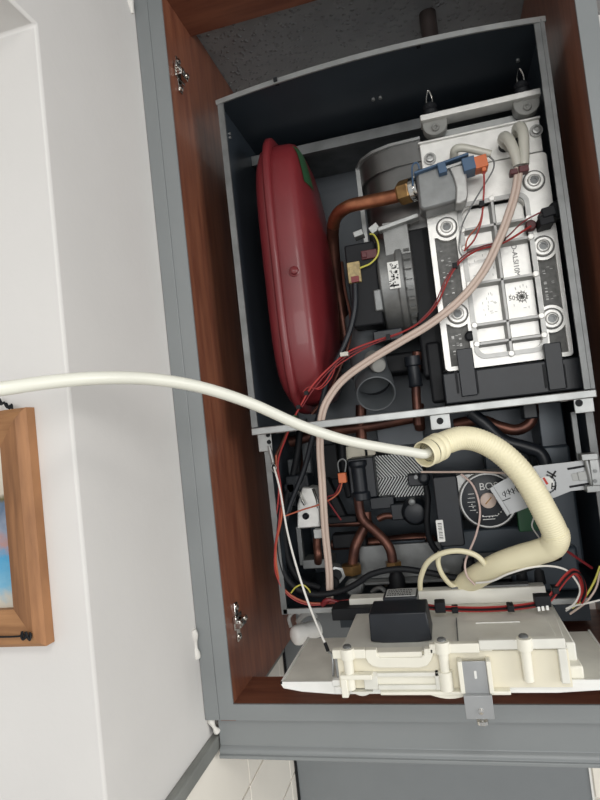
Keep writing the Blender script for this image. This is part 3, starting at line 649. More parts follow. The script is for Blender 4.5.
obj('pipe_flange', G().pbox(530,408,13,20,0.095,0.125), 'black', boi, bevel=0.002, label='black pipe fitting on the copper bend')
obj('pipe_flange', G().pbox(543,470,10,26,0.11,0.14), 'black', boi, bevel=0.002, label='black pipe fitting on the hose bend')
obj('rear_duct', G().pbox(555,450,22,90,0.12,0.2).pbox(510,440,50,60,0.2,0.26), 'slate', boi, label='dark steel box behind the bends', bevel=0.002)
# plate heat exchanger with chevrons
ph = obj('plate_exchanger', G().box(at(374,470,.13).x, at(424,470,.13).x, 0.13, 0.22, at(395,498,.13).z, at(395,453,.13).z), 'blackm', boi, label='stainless plate heat exchanger with chevron ridges', bevel=0.002)
g = G(); xa = at(374,470,.13).x; xb = at(424,470,.13).x; za = at(395,497,.13).z; zb = at(395,454,.13).z; xm = zb; zm = at(385,478,.13).z
k = 0
x = xa - 0.03
while x < xb + 0.002:
    for zz0, zz1, sl_ in ((zm, zb, -1), (zm, za, -1)):
        p0 = Vector((x + 0.026, 0.1285, zz0)); dz = zz1 - zz0; p1 = Vector((x + 0.026 - 0.75*abs(dz), 0.1285, zz1))
        # clip to the plate
        def clipx(p, q):
            t0, t1 = 0.0, 1.0
            for lim, sg in ((xa+0.002, 1), (xb-0.002, -1)):
                d0 = (p.x-lim)*sg; d1 = (q.x-lim)*sg
                if d0 < 0 and d1 < 0: return None
                if d0 < 0: t0 = max(t0, d0/(d0-d1))
                elif d1 < 0: t1 = min(t1, d0/(d0-d1))
            return (p.lerp(q, t0), p.lerp(q, t1)) if t1 > t0 else None
        r = clipx(p0, p1)
        if r and (r[1]-r[0]).length > 0.002:
            d = (r[1]-r[0]); g.obox((r[0]+r[1])/2, (d, Y, d.normalized().cross(Y)), (d.length/2, 0.0022, 0.0008))
    x += 0.0046
obj('chevron_ridges', g, 'galv', ph, kind='stuff')
obj('insulation_pad', G().pbox(400,434,46,24,0.2,0.26), 'slateb', boi, label='grey pad behind the pipes', bevel=0.002)
obj('label_plate', G().pbox(352,454,26,16,0.16,0.165).pbox(371,450,8,12,0.158,0.165), 'creamy', boi, label='yellowish plate behind the pipes', bevel=0.001)
# black hydraulic block
hb = obj('hydraulic_block', G().pbox(362,478,26,40,0.10,0.15).lathe(at(362,500,.10), Z, [(0,0.014),(0.012,0.014),(0.013,0.011),(0.05,0.011),(0.052,0.014),(0.06,0.014)], 20).pbox(382,503,24,12,0.11,0.14), 'black', boi, label='black plastic hydraulic block', bevel=0.003)
obj('diverter_valve', G().lathe(at(415,512,.10), -Y, [(-0.03,0.02),(0,0.02),(0.006,0.016),(0.010,0.016),(0.012,0.008),(0.012,0)], 24).pbox(400,512,18,16,0.105,0.14).lathe(at(424,478,.10), -Y, [(-0.02,0.009),(0.004,0.009),(0.007,0.006),(0.007,0)], 18).pbox(418,480,20,12,0.105,0.14), 'black', boi, label='black diverter valve body', bevel=0.002)
obj('valve_screw', G().lathe(at(412,502,.085), -Y, [(-0.02,0.005),(0.002,0.005),(0.003,0.003),(0.003,0)], 10), 'galvd', boi, label='small steel screw')
obj('valve_screw', G().lathe(at(416,477,.09), -Y, [(-0.02,0.003),(0.003,0.003),(0.003,0)], 10), 'galvd', boi, label='small steel screw')
rp_ = obj('return_pipe', G().ptube([(358,497,.095),(360,512,.095),(364,521,.093),(374,530,.09),(385,541,.086),(391,552,.085),(393,566,.085)], 0.0072, 14, 6), 'copperd', boi, label='copper pipe with a sweeping bend')
obj('pipe_nut', G().lathe(at(394,569,.085), Z, [(0,0.012),(0.011,0.012)], 6), 'brass', rp_, label='brass pipe nut')
rp2 = obj('supply_pipe', G().ptube([(366,512,.11),(366,524,.108),(360,536,.105),(355,548,.1),(352,568,.1)], 0.0078, 14, 6), 'copperd', boi, label='copper pipe dropping to a brass valve')
obj('pipe_nut', G().lathe(at(352,574,.1), Z, [(0,0.014),(0.004,0.016),(0.014,0.016),(0.016,0.012)], 6), 'brass', rp2, label='brass valve nut')
obj('valve_body', G().lathe(at(354,588,.085), -Y, [(-0.03,0.014),(0,0.014),(0.003,0.011),(0.003,0.006),(0.001,0.006),(0.001,0)], 24), 'galvd', rp2, label='round metal valve end')
obj('side_pipe', G().ptube([(378,519,.11),(385,516,.11),(394,516,.11),(400,517,.11)], 0.0050, 12, 4), 'copperd', boi, label='short copper stub')
obj('cross_pipe', G().ptube([(318,524,.15),(360,523,.15),(372,524,.15)], 0.0055, 12, 3).ptube([(332,545,.16),(380,542,.16),(425,538,.16),(436,548,.16)], 0.0085, 12, 4), 'copperd', boi, label='dark horizontal pipes')
# silver valve block on the left
vb = obj('valve_block', G().xz([(at(297,529,.10).x, at(297,529,.10).z), (at(320,527,.10).x, at(320,527,.10).z), (at(318,505,.10).x, at(318,505,.10).z), (at(313,488,.10).x, at(313,488,.10).z), (at(302,487,.10).x, at(302,487,.10).z), (at(297,505,.10).x, at(297,505,.10).z)], 0.10, 0.14), 'alu', boi, label='bright metal valve block', bevel=0.002)
obj('block_screw', G().lathe(at(306,516,.10), -Y, [(0,0.0052),(0.003,0.0052),(0.004,0.004),(0.002,0.002),(0.002,0)], 16), 'blackm', vb, label='black screw')
obj('block_coil', G().ptube([(298,489,.095),(302,500,.09),(305,505,.09)], 0.0022, 8, 4).ptube([(313,489,.095),(317,500,.09),(318,508,.09)], 0.0022, 8, 4), 'chrome', vb, label='bright springs')
obj('block_nut', G().pbox(318,534,9,9,0.09,0.105), 'ppgrey', vb, label='pale square nut', bevel=0.001)
obj('drain_elbow', G().ptube([(317,538,.10),(317,546,.095),(318,555,.09),(318,562,.10)], 0.0062, 12, 5), 'copperd', boi, label='small copper elbow')
obj('valve_bracket', G().pbox(317,564,30,9,0.10,0.14).pbox(300,546,5,40,0.11,0.12), 'galvd', boi, label='grey steel valve bracket', bevel=0.001)
obj('hex_fitting', G().lathe(at(337,575,.085), -Y+X*.3, [(-0.03,0.013),(0,0.013),(0.001,0.0085),(-0.01,0.008)], 6), 'galv', boi, label='steel hexagonal fitting', angle=20)
obj('fitting_bore', G().lathe(at(336,575,.082), -Y+X*.3, [(-0.001,0.0085),(0,0.0085)], 16), 'blackm', boi, label='dark bore of the fitting')
obj('left_blocks', G().pbox(292,468,9,18,0.14,0.16).pbox(305,448,8,60,0.15,0.165), 'greyp', boi, label='grey pipe clips at the left', bevel=0.002)
obj('left_pipe', G().ptube([(306,430,.16),(305,455,.16),(304,472,.16)], 0.0065, 12, 3), 'copperd', boi, label='upright tarnished pipe at the left')
obj('left_motor', G().pbox(297,484,24,18,0.11,0.15).pbox(290,495,12,24,0.11,0.15), 'black', boi, label='black actuator at the left', bevel=0.002)
# manifold bracket
mf = obj('manifold_rail', G().box(at(360,575,.11).x, at(560,560,.11).x, 0.12, 0.125, 1.262, 1.312).box(at(360,575,.11).x, at(560,560,.11).x, 0.10, 0.125, 1.2575, 1.262), 'galvd', boi, label='steel manifold rail along the boiler floor', bevel=0.001)
g = G()
for u, v in ((386,585),(426,582),(447,575),(539,562)):
    a = at(u, v, .108); obj('rail_screw', G().lathe(a, -Y, [(-0.012,0.0042),(0.0,0.0045),(0.0025,0.003),(0.0025,0)], 10), 'chrome', mf)
for u, v in ((397,580),(520,568),(538,572),(470,570)):
    obj('tap_boss', G().lathe(at(u, v, .10), Z, [(-0.014,0.013),(0.004,0.012),(0.012,0.008),(0.016,0.008)], 14), 'blackm', mf, label='black tap boss')
obj('lower_shade_sheet', G().box(BL+0.004, BR-0.004, 0.268, 0.275, BB+0.003, 1.47), 'slate', boi, label='dark sheet added as shade behind the pipework')  # sheet added to darken the back of the lower compartment
obj('hydraulic_arm', G().pbox(334,500,8,46,0.13,0.15,0.35).pbox(342,520,30,7,0.12,0.14), 'blackm', boi, label='black sloping plastic arm', bevel=0.002)
obj('pipe_saddle', G().pbox(349,541,34,14,0.125,0.15), 'blackm', boi, label='black pipe saddle', bevel=0.002)
obj('pipe_saddle', G().pbox(405,545,40,8,0.135,0.15), 'slate', boi, label='dark steel saddle under the diverter', bevel=0.001)
obj('spacer_block', G().pbox(330,462,16,36,0.15,0.19), 'blackm', boi, label='black spacer block', bevel=0.002)
obj('black_hose', G().ptube([(300,430,.12),(297,455,.12),(292,480,.12),(286,500,.11),(284,530,.10),(288,560,.095),(300,580,.09),(320,588,.09)], 0.0055, 12, 6), 'blackm', boi, label='black rubber hose along the left wall')
obj('black_hose', G().ptube([(344,428,.15),(342,450,.15),(345,475,.14),(350,497,.13)], 0.0065, 12, 5), 'blackm', boi, label='black rubber hose behind the connector')
obj('black_hose', G().ptube([(426,486,.085),(428,500,.08),(427,520,.08),(430,540,.085),(440,556,.09)], 0.0045, 12, 5), 'blackm', boi, label='black rubber hose beside the pump box')
obj('valve_cap', G().lathe(at(331,584,.075), -Y, [(-0.02,0.011),(0.0,0.011),(0.002,0.009),(0.002,0)], 18), 'blackm', boi, label='black valve cap')
obj('valve_lever', G().ptube([(372,592,.08),(380,588,.075),(388,594,.07)], 0.0035, 8, 4), 'galvd', boi, label='grey valve lever')
# ------------------------------------------------------------------ pump
pc = at(488, 500, 0.045)
pump = obj('pump', G().lathe(pc, -Y, [(-0.12,0.03),(-0.05,0.036),(-0.02,0.0385),(0.0,0.0385),(0.003,0.0365),(0.003,0.0345),(0.001,0.0345),(0.001,0)], 44).xz(rrect(pc.x-0.040, pc.x+0.036, pc.z-0.012, pc.z+0.036, 0.006), 0.05, 0.10), 'alum', boi, label='circulation pump with a black dial face')
dial = obj('pump_dial', G().lathe(pc - Y*0.001, -Y, [(0,0.0350),(0.0018,0.0350),(0.0025,0.0335),(0.0025,0)], 44), 'black', pump, label='black pump dial')
obj('dial_knob', G().lathe(pc - Y*0.003, -Y, [(0,0.0105),(0.003,0.0102),(0.004,0.008),(0.004,0)], 24), 'silic', pump, label='pale round screw knob')
obj('knob_slot', G().obox(pc - Y*0.0072, ((1,0,1),(0,1,0),(-1,0,1)), (0.006,0.0005,0.0007)), 'brass', pump)
text('BOSCH', 0.0135, (pc.x+0.0125, pc.y-0.0037, pc.z+0.0185), Vector((1,0,0.0)), Z, 0.0003, 'inkw', pump)
g = G()
for k in range(5): g.box(pc.x-0.027+0.001*abs(k-2), pc.x-0.017, pc.y-0.0039, pc.y-0.0033, pc.z+0.010-0.0055*k, pc.z+0.0106-0.0055*k)
for k in range(2): g.box(pc.x-0.010, pc.x+0.010-0.004*k, pc.y-0.0039, pc.y-0.0033, pc.z-0.0215-0.004*k, pc.z-0.0207-0.004*k)
for k in range(14):
    a = math.radians(190+k*11); g.obox((pc.x+0.022*math.cos(a), pc.y-0.0036, pc.z+0.022*math.sin(a)), (X,Y,Z), (0.0007,0.0003,0.0007))
obj('dial_print', g, 'inkw', pump, label='fine white dial print')
pb = obj('pump_box', G().xz(rrect(at(436,510,.045).x, at(461,510,.045).x, at(448,547,.045).z, at(445,476,.045).z, 0.004), 0.045, 0.12), 'black', boi, label='black pump electronics box', bevel=0.002)
bl = obj('barcode_label', G().xz(rrect(at(436.8,530,.044).x, at(444,530,.044).x, at(441,542,.044).z, at(440,520,.044).z, 0.0015), 0.0442, 0.0452), 'paper', pb, label='white barcode label')
g = G()
for k in range(11):
    z = at(440,523,.044).z - 0.0021*k - 0.0005; g.box(at(438.4,530,.044).x, at(442.4,530,.044).x, 0.0438, 0.0443, z-0.0003-0.0004*(k % 3 == 0), z+0.0003)
obj('barcode', g, 'ink', pb)
obj('capillary_rod', G().ptube([(421,472,.03),(450,472,.03),(480,472,.03),(520,474,.03)], 0.0014, 8, 3), 'silic', boi, label='thin horizontal capillary')
obj('pump_lead', G().ptube([(461,474,.04),(472,484,.034),(478,498,.032),(480,515,.032),(476,535,.034),(469,552,.03),(465,564,.024),(467,576,.02),(475,585,.016)], 0.0014, 8, 6), 'pinkw', boi, label='pale pump lead hanging down')
obj('circuit_board', G().pbox(532,515,26,30,0.07,0.085), 'pcb', boi, label='green circuit board edge', bevel=0.001)
obj('board_lead', G().ptube([(531,508,.04),(534,516,.04),(532,526,.04),(538,536,.04),(546,546,.03)], 0.0010, 6, 6), 'whitew', boi, label='thin white lead by the circuit board')
obj('lower_housing', G().pbox(500,540,110,24,0.10,0.18).pbox(560,505,30,110,0.11,0.18).pbox(545,570,60,40,0.09,0.16), 'slate', boi, label='dark housings behind the pump', bevel=0.004)
# ------------------------------------------------------------------ hinged steel arm
YA = 0.014
def pp(l, y=YA): return [(at(u, v, y).x, at(u, v, y).z) for u, v in l]
arm = obj('steel_arm', G().xz(pp([(491,487),(520,471),(535,466),(596,459),(599,488),(571,491),(556,497),(508,515)]), YA, YA+0.0015), 'armsteel', boi, label='hinged steel arm with a printed dial')
obj('arm_fold', G().xz(pp([(489,488),(493,486),(510,513),(507,516)]), YA-0.004, YA+0.0015), 'armsteel', arm, bevel=0.0006)
obj('arm_slot', G().pbox(579.5,467,21,2.0,YA-0.0006,YA+0.0002,0.09).pbox(581.5,485,21,2.0,YA-0.0006,YA+0.0002,0.09), 'blackm', arm, label='black slots')
obj('arm_latch', G().pbox(583,476,8,8,YA-0.002,YA,0.09).pbox(575,477,5,7,YA-0.001,YA,0.09), 'ppgrey', arm, bevel=0.0006)
g = G(); hc = at(546, 484, YA)
for k in range(26):
    a = math.radians(-70 + 6*k); r = 0.0115
    g.obox((hc.x+r*math.cos(a), YA-0.0003, hc.z+r*math.sin(a)), ((-math.sin(a),0,math.cos(a)), Y, (math.cos(a),0,math.sin(a))), (0.0007,0.0003,0.0010 if k % 3 == 0 else 0.0006))
g.pbox(551.5,474,9,1.6,YA-0.0006,YA,-0.65).pbox(553.5,474.5,1.6,8,YA-0.0006,YA,-0.65)
g.pbox(552,486,1.2,6,YA-0.0006,YA,-0.2).pbox(555.5,487,1.2,6,YA-0.0006,YA,-0.2).pbox(553.8,486.5,3,1.2,YA-0.0006,YA,-0.2)
# loose pen strokes on the arm's left end
random.seed(5)
for k, (u, v) in enumerate(((504,494),(508,492),(512,491),(516,489.5),(520,489))):
    c = at(u, v, YA-0.0003); g.torus(c, Y, 0.0022, 0.0003, 10, 4); g.pbox(u+1, v, 0.8, 6, YA-0.0006, YA, random.uniform(-.5,.5))
g.pbox(506.5,499.5,8,0.8,YA-0.0006,YA,0.3)
obj('arm_print', g, 'ink', arm, label='black dial ticks and pen marks', kind='stuff')
obj('dial_needle', G().pbox(545.5,481,2,7,YA-0.0007,YA,0.4), 'inkr', arm, label='red dial mark')
obj('arm_dial', G().lathe((hc.x, YA, hc.z), -Y, [(0,0.0095),(0.0003,0.0095),(0.0003,0)], 26), 'paper', arm, label='white dial face')
obj('hinge_knuckle', G().lathe(at(585,455,.01), Vector((0.1,0,-1)), [(0,0.0035),(0.045,0.0035)], 12).pbox(590,457,14,6,0.0,0.02).pbox(594,489,12,6,0.0,0.02).pbox(596,474,8,30,0.004,0.02), 'galv', arm, label='hinge knuckle and plate', bevel=0.0008)
obj('hinge_screw', G().lathe(at(595,471,.0035), -Y, [(0,0.0024),(0.0012,0.0024),(0.0012,0)], 10).lathe(at(595,481,.0035), -Y, [(0,0.0024),(0.0012,0.0024),(0.0012,0)], 10), 'galvd', arm)

# ------------------------------------------------------------------ cables of the lower compartment
obj('control_cable', G().ptube([(281,505,.05),(278,530,.05),(280,560,.05),(290,583,.05),(312,594,.05),(338,592,.05),(356,584,.048),(372,574,.046),(398,569,.046),(425,572,.046),(450,577,.05),(470,580,.06)], 0.0043, 10, 6), 'blackm', boi, label='thick black control cable')
obj('control_cable', G().ptube([(475,585,.04),(488,578,.03),(508,572,.03),(530,566,.03),(548,560,.04),(560,558,.06)], lambda t: 0.003+0.003*math.sin(math.pi*t), 10, 6), 'blackm', boi, label='black sleeve behind the control panel')
obj('orange_wires', G().ptube([(276,455,.05),(277,475,.048),(282,500,.046),(281,520,.046),(276,545,.046),(277,570,.046),(285,590,.05),(305,602,.052),(330,603,.056),(360,600,.056),(400,598,.05)], 0.0017, 8, 6), 'orgw', boi, label='bundle of orange wires along the left side')
obj('orange_wires', G().ptube([(278,468,.05),(281,492,.048),(279,522,.046),(275,548,.044),(276,574,.046),(288,595,.048),(310,605,.05),(340,601,.054),(378,597,.05)], 0.0012, 8, 6), 'redw', boi, label='red wire along the left side')
obj('brown_cable', G().ptube([(289,428,.05),(282,444,.05),(276,458,.052),(279,480,.052),(283,505,.05)], 0.0026, 8, 6), 'copperd', boi, label='brown cable under the shelf')
oc = obj('sensor_connector', G().pbox(342,478,8,10,0.07,0.08), 'orange', boi, label='small orange sensor connector', bevel=0.0008)
obj('connector_hook', G().ptube([(339,472,.075),(338,463,.075),(342,459,.075),(346,462,.075),(345,472,.075)], 0.0011, 6, 5), 'greyw', oc)
obj('sensor_wire', G().ptube([(342,483,.07),(339,492,.066),(331,499,.06),(318,505,.058),(302,510,.056),(285,516,.052)], 0.0012, 8, 6), 'orgw', boi, label='orange sensor wire crossing the valve block')
obj('sensor_wire', G().ptube([(340,484,.074),(335,494,.07),(327,498,.068),(334,510,.07),(341,520,.075)], 0.0013, 6, 6), 'dredw', boi, label='dark red sensor wire')
obj('earth_wire', G().ptube([(291,593,.045),(296,587,.045),(303,585,.045),(309,590,.046),(311,596,.05)], 0.0011, 6, 6), 'yellow', boi, label='thin yellow green earth wire at the boiler floor')
obj('fixing_tape', G().ptube([(322,605,.05),(328,600,.046),(336,602,.046),(341,608,.046),(340,615,.04)], lambda t: 0.0032+0.001*math.sin(t*13), 8, 5), 'dredw', boi, label='twisted red tie')
st_ = obj('stay_cable', G().ptube([(274,467,.036),(280,490,.02),(287,530,-.01),(296,565,-.035),(308,602,-.062),(320,632,-.085),(326,645,-.094)], 0.0014, 8, 6), 'whitew', boi, label='white steel stay cable to the control panel')
obj('stay_end', G().ptube([(269,446,.043),(271,454,.041),(273,463,.037)], 0.0026, 8, 3).ptube([(273,463,.037),(271,467,.036),(274,472,.034),(276,467,.035),(273,463,.037)], 0.0008, 6, 4), 'galv', st_, label='steel cable end')
obj('stay_end', G().ptube([(325,643,-.093),(327,648,-.096),(328,651,-.098)], 0.0022, 8, 3), 'blackm', st_, label='black crimp')
obj('vent_loop', G().ptube([(420,590,.045),(421,577,.04),(428,562,.03),(443,553,.022),(461,551,.018),(477,556,.016),(486,567,.018),(488,580,.026)], 0.0036, 12, 6), 'hose', boi, label='cream plastic vent tube loop')
obj('vent_loop', G().ptube([(440,552,.034),(438,562,.036),(442,574,.038),(450,584,.042),(458,588,.045)], 0.0034, 12, 6), 'hose', boi, label='short cream plastic vent tube')

# ------------------------------------------------------------------ fold-down control panel
YW = -0.126; ZL = 1.2465
def fx(u, v=670, y=None): return at(u, v, YW-0.007 if y is None else y).x
def fz(v, u=450, y=None): return at(u, v, YW-0.007 if y is None else y).z
XW0, XW1 = fx(337), fx(572)
cp = obj('control_panel', G().box(XW0+0.002, XW1, YW+0.004, 0.055, 1.206, ZL-0.002), 'creamg', boi, label='cream control panel folded down below the boiler', bevel=0.0015)
# fascia: shallow white shell lying face down under the housing
FX0, FX1, FY0, FY1 = -0.2185, 0.148, -0.120, 0.022
prof = [(FX0, 1.2095), (FX0+0.003, 1.2045), (FX0+0.025, 1.2005), (FX0+0.065, 1.1975), ((FX0+FX1)/2, 1.1985), (FX1-0.065, 1.1985), (FX1-0.025, 1.2010), (FX1-0.003, 1.2045), (FX1, 1.2095)]
fas = obj('fascia', G().prism(prof, (0, FY0, 0), X, Z, Y, FY1-FY0), 'white', cp, label='white curved fascia shell', bevel=0.0006)
for xa, xb in ((FX0, FX0+0.0022), (FX1-0.0022, FX1)):
    obj('fascia_edge', G().box(xa, xb, FY0, FY1, 1.2092, 1.2118), 'white', cp, label='raised white fascia edge')
for xa, xb in ((FX0, XW0), (XW1, FX1)):
    obj('fascia_edge', G().box(xa, xb, FY0, FY0+0.0022, 1.2092, 1.2118), 'white', cp, label='raised white fascia edge')
obj('fascia_floor', G().box(FX0+0.0022, FX1-0.0022, FY0+0.0022, FY1, 1.2088, 1.2097), 'creamg', cp, label='grey white inside of the fascia')
obj('fascia_clip', G().box(fx(331), fx(339), YW, YW+0.012, 1.2005, 1.2085).box(fx(329), fx(337), YW+0.002, YW+0.010, 1.2085, 1.2150), 'white', cp, label='white moulded clip of the fascia', bevel=0.0008)
# housing lid with steps
obj('housing_lid', G().xy([(XW0, YW+0.002), (XW1, YW+0.002), (XW1+0.006, -0.03), (XW1+0.004, 0.055), (XW0+0.045, 0.055), (XW0+0.008, -0.055)], ZL-0.003, ZL), 'creamg', cp, label='grey white housing lid', bevel=0.0008)
obj('lid_step', G().box(-0.012, XW1-0.006, YW+0.004, -0.045, ZL, ZL+0.0025), 'creamg', cp, label='raised field of the lid', bevel=0.0008)
obj('lid_seam', G().box(-0.0125, -0.0115, YW+0.004, -0.03, ZL-0.0005, ZL+0.0028), 'greyp', cp)
obj('lid_groove', G().box(0.01, 0.06, -0.052, -0.051, ZL+0.002, ZL+0.0034), 'white', cp)
obj('rear_wall', G().yz([(0.030, ZL), (0.036, 1.2640), (0.055, 1.2640), (0.055, ZL)], -0.092, 0.104), 'creamg', cp, label='grey white rear wall of the housing', bevel=0.001)
obj('rear_strip', G().box(-0.015, 0.085, 0.04, 0.054, 1.2640, 1.2665), 'galvd', cp, label='grey printed strip on the rear wall', bevel=0.0005)
obj('rear_tab', G().box(-0.155, -0.094, 0.028, 0.05, ZL, 1.2600), 'creamg', cp, label='grey white tab behind the lid', bevel=0.001)
# front wall, lips, posts
obj('front_wall', G().box(XW0, XW1, YW, YW+0.005, fz(691), ZL-0.001), 'creamy', cp, label='yellowed front wall', bevel=0.0006)
def lip(u0, u1, v0, v1, m, lab, dy=0.007):
    return obj('front_lip', G().box(fx(u0), fx(u1), YW-dy, YW+0.002, fz(v1, (u0+u1)/2), fz(v0, (u0+u1)/2)), m, cp, label=lab, bevel=0.001)
lip(334, 367, 650, 659, 'cream', 'cream front lip left of the cable trough')
lip(432, 482, 644, 653.5, 'cream', 'cream front lip right of the cable trough')
lip(482, 569, 639.5, 649.5, 'creamg', 'grey white corner lip')
lip(560.5, 569, 649, 684, 'creamg', 'grey white upright at the corner')
lip(482, 495, 649, 652, 'cream', 'thin cream step under the corner lip', 0.005)
def pz(l, y): return [(at(u, v, y).x, at(u, v, y).z) for u, v in l]
yt = YW-0.007
obj('cable_trough', G().xz(pz([(365,650),(365,657),(368,663),(373,666.5),(380,668),(419,668),(427,666),(431,661),(433,655),(433,649),(424,649),(424,655),(421,657.5),(380,658),(377,656),(376,650)], yt), yt, YW+0.002), 'cream', cp, label='cream U-shaped cable trough', bevel=0.0008)
def post(u, vt, vm, vb, low=False):
    x = fx(u); zt = fz(vt, u); zm = fz(vm, u); zb = fz(vb, u); L = zt - zb
    pr = [(0,0.0078),(zt-zm,0.0078),(zt-zm+0.0005,0.0056),(L-0.0005,0.0050),(L,0.0040),(L,0)]
    if low: pr = [(0,0.0078),(zt-zm,0.0078),(zt-zm+0.0005,0.0055),(L*0.60,0.0052),(L*0.61,0.0074),(L-0.0008,0.0072),(L,0.0060),(L,0)]
    obj('screw_post', G().lathe((x, YW-0.0055, zt), -Z, pr, 18), 'cream', cp, label='cream screw post')
    obj('housing_screw', G().lathe((x, YW-0.0035, zt), Z, [(0,0.0050),(0.0014,0.0049),(0.0028,0.0034),(0.0028,0.0012),(0.001,0)], 14), 'galvd', cp, label='grey cross head screw')
post(349, 648.5, 659, 690); post(445, 641.5, 653, 691, True); post(528, 638, 650, 682)
obj('front_slot', G().box(fx(376), fx(438), YW-0.0055, YW+0.001, fz(677), fz(673)), 'creamg', cp, label='grey white bar over the slot', bevel=0.0006)
obj('front_slot', G().box(fx(376), fx(442), YW-0.0045, YW+0.001, fz(691), fz(686)), 'creamg', cp, label='grey white bar under the slot', bevel=0.0006)
obj('front_slot', G().box(fx(434), fx(442), YW-0.0055, YW+0.001, fz(691), fz(673)), 'creamg', cp, label='grey white end of the slot', bevel=0.0006)
obj('front_slot', G().box(fx(362), fx(376), YW-0.0035, YW+0.001, fz(691), fz(673)), 'creamg', cp, label='grey white side of the slot', bevel=0.0006)
obj('slot_floor', G().box(fx(376), fx(434), YW-0.0008, YW, fz(686), fz(677)), 'cream', cp)
obj('front_bracket', G().box(fx(340), fx(372), YW-0.012, YW-0.002, fz(677.5), fz(672.5)), 'cream', cp, label='cream moulded ledge', bevel=0.001)
obj('front_bracket', G().box(fx(340), fx(346.5), YW-0.012, YW, fz(696), fz(677)), 'cream', cp, label='cream moulded foot', bevel=0.001)
obj('bottom_lip', G().box(fx(378), fx(508), YW-0.009, YW+0.003, fz(694.5), fz(691)), 'cream', cp, label='cream lower lip', bevel=0.0008)
kb = [(fx(425)+ (fx(468)-fx(425))*i/10, fz(694.5) - 0.005*math.sin(math.pi*i/10)) for i in range(11)]
obj('knob_bulge', G().xz(kb, YW-0.006, -0.08), 'cream', cp, label='cream bulge of a knob under the lip')
kb = [(fx(349)+ (fx(370)-fx(349))*i/8, fz(692) - 0.0045*math.sin(math.pi*i/8)) for i in range(9)]
obj('knob_bulge', G().xz(kb, YW-0.006, -0.09), 'creamg', cp, label='grey bulge under the left post')
obj('side_block', G().box(XW1, XW1+0.012, -0.10, 0.035, 1.214, ZL-0.004), 'creamg', cp, label='grey white moulded side block', bevel=0.002)
obj('side_block', G().box(XW1, XW1+0.014, -0.116, -0.085, 1.2095, 1.224), 'cream', cp, label='cream stepped side block', bevel=0.002)
obj('cable_anchor', G().box(XW0-0.005,XW0,-0.116,-0.098,1.2125,1.240).tube([at(329,652,-.1), at(332,655,-.105), at(333,664,-.108), at(333,676,-.108)], 0.0016, 8, 4), 'galv', cp, label='steel anchor of the stay cable', bevel=0.0005)
obj('terminal_cover', G().box(-0.178,-0.122,0.012,0.05,1.236,1.252), 'blackm', cp, label='black terminal cover behind', bevel=0.001)
# latch bracket
yb_ = YW-0.010
lbk = obj('latch_bracket', G().box(fx(462.5), fx(486.5), yb_-0.0015, yb_, fz(691.5), fz(660)).box(fx(462.5)-0.002, fx(486.5)+0.002, yb_-0.007, yb_, fz(692.5), fz(691)).box(fx(462.5)-0.002, fx(486.5)+0.002, yb_-0.008, yb_-0.0065, fz(714), fz(691)), 'armsteel', cp, label='steel latch bracket', bevel=0.0005)
for u in (460.5, 489): obj('bracket_guide', G().box(fx(u-2.3), fx(u+2.3), yb_-0.004, YW, fz(691), fz(659.5)), 'cream', cp, label='cream bracket guide', bevel=0.0008)
xc = fx(475)
obj('bracket_slot', G().xz(rrect(xc-0.0014, xc+0.0012, fz(677), fz(669), 0.0011), yb_-0.0021, yb_-0.0014), 'paper', cp, label='pale slot')
obj('latch_screw', G().lathe((xc+0.001, yb_-0.0078, fz(706)), -Y+Z*.2, [(0,0.0032),(0.002,0.003),(0.003,0)], 12), 'chrome', cp, label='bright screw tip')
obj('latch_screw', G().lathe((xc+0.001, yb_-0.006, fz(714)), -Z, [(0,0.0024),(0.0015,0.0024),(0.0015,0.0058),(0.005,0.0058),(0.0065,0.004),(0.0065,0)], 14), 'chrome', cp, label='bright latch screw head')
# transformer
xa_, xb_, zt_, zb_ = at(370,628,-.1).x, at(428,628,-.1).x, at(400,613,-.1).z, at(400,641,-.1).z
tr = obj('transformer', G().xz([(xa_-0.001, zb_), (xa_, zt_), (xb_, zt_), (xb_+0.003, zb_), (xb_-0.018, zb_-0.003), ((xa_+xb_)/2, zb_-0.004), (xa_+0.018, zb_-0.003)], -0.100, -0.050), 'black', cp, label='black boxed transformer', bevel=0.0015)
obj('transformer_foot', G().box(-0.110,-0.084,-0.118,-0.06,1.2335,1.2420), 'greyp', cp, label='grey transformer foot', bevel=0.001)
obj('transformer_foot', G().box(-0.083,-0.056,-0.118,-0.06,1.2335,1.2420), 'greyp', cp, label='grey transformer foot', bevel=0.001)
obj('transformer_tray', G().box(fx(376),fx(424),YW-0.005,YW+0.010,fz(658),fz(652)), 'cream', cp, bevel=0.0008)
obj('transformer_tail', G().box(xa_+0.012, xb_-0.012, -0.050, -0.014, ZL, zt_+0.003), 'black', cp, label='black rear half of the transformer', bevel=0.001)
lb2 = obj('transformer_label', G().box(xa_+0.015, xb_-0.014, -0.047, -0.016, zt_+0.003, zt_+0.0036), 'ppgrey', cp, label='pale printed label')
g = G(); random.seed(9)
for r in range(4):
    x = xa_+0.017
    while x < xb_-0.019:
        wd = random.uniform(0.001, 0.003); y = -0.044+0.007*r; g.box(x, x+wd, y, y+0.003, zt_+0.0036, zt_+0.0038); x += wd + 0.0012
obj('label_print', g, 'ink', cp, label='small black label print', kind='stuff')
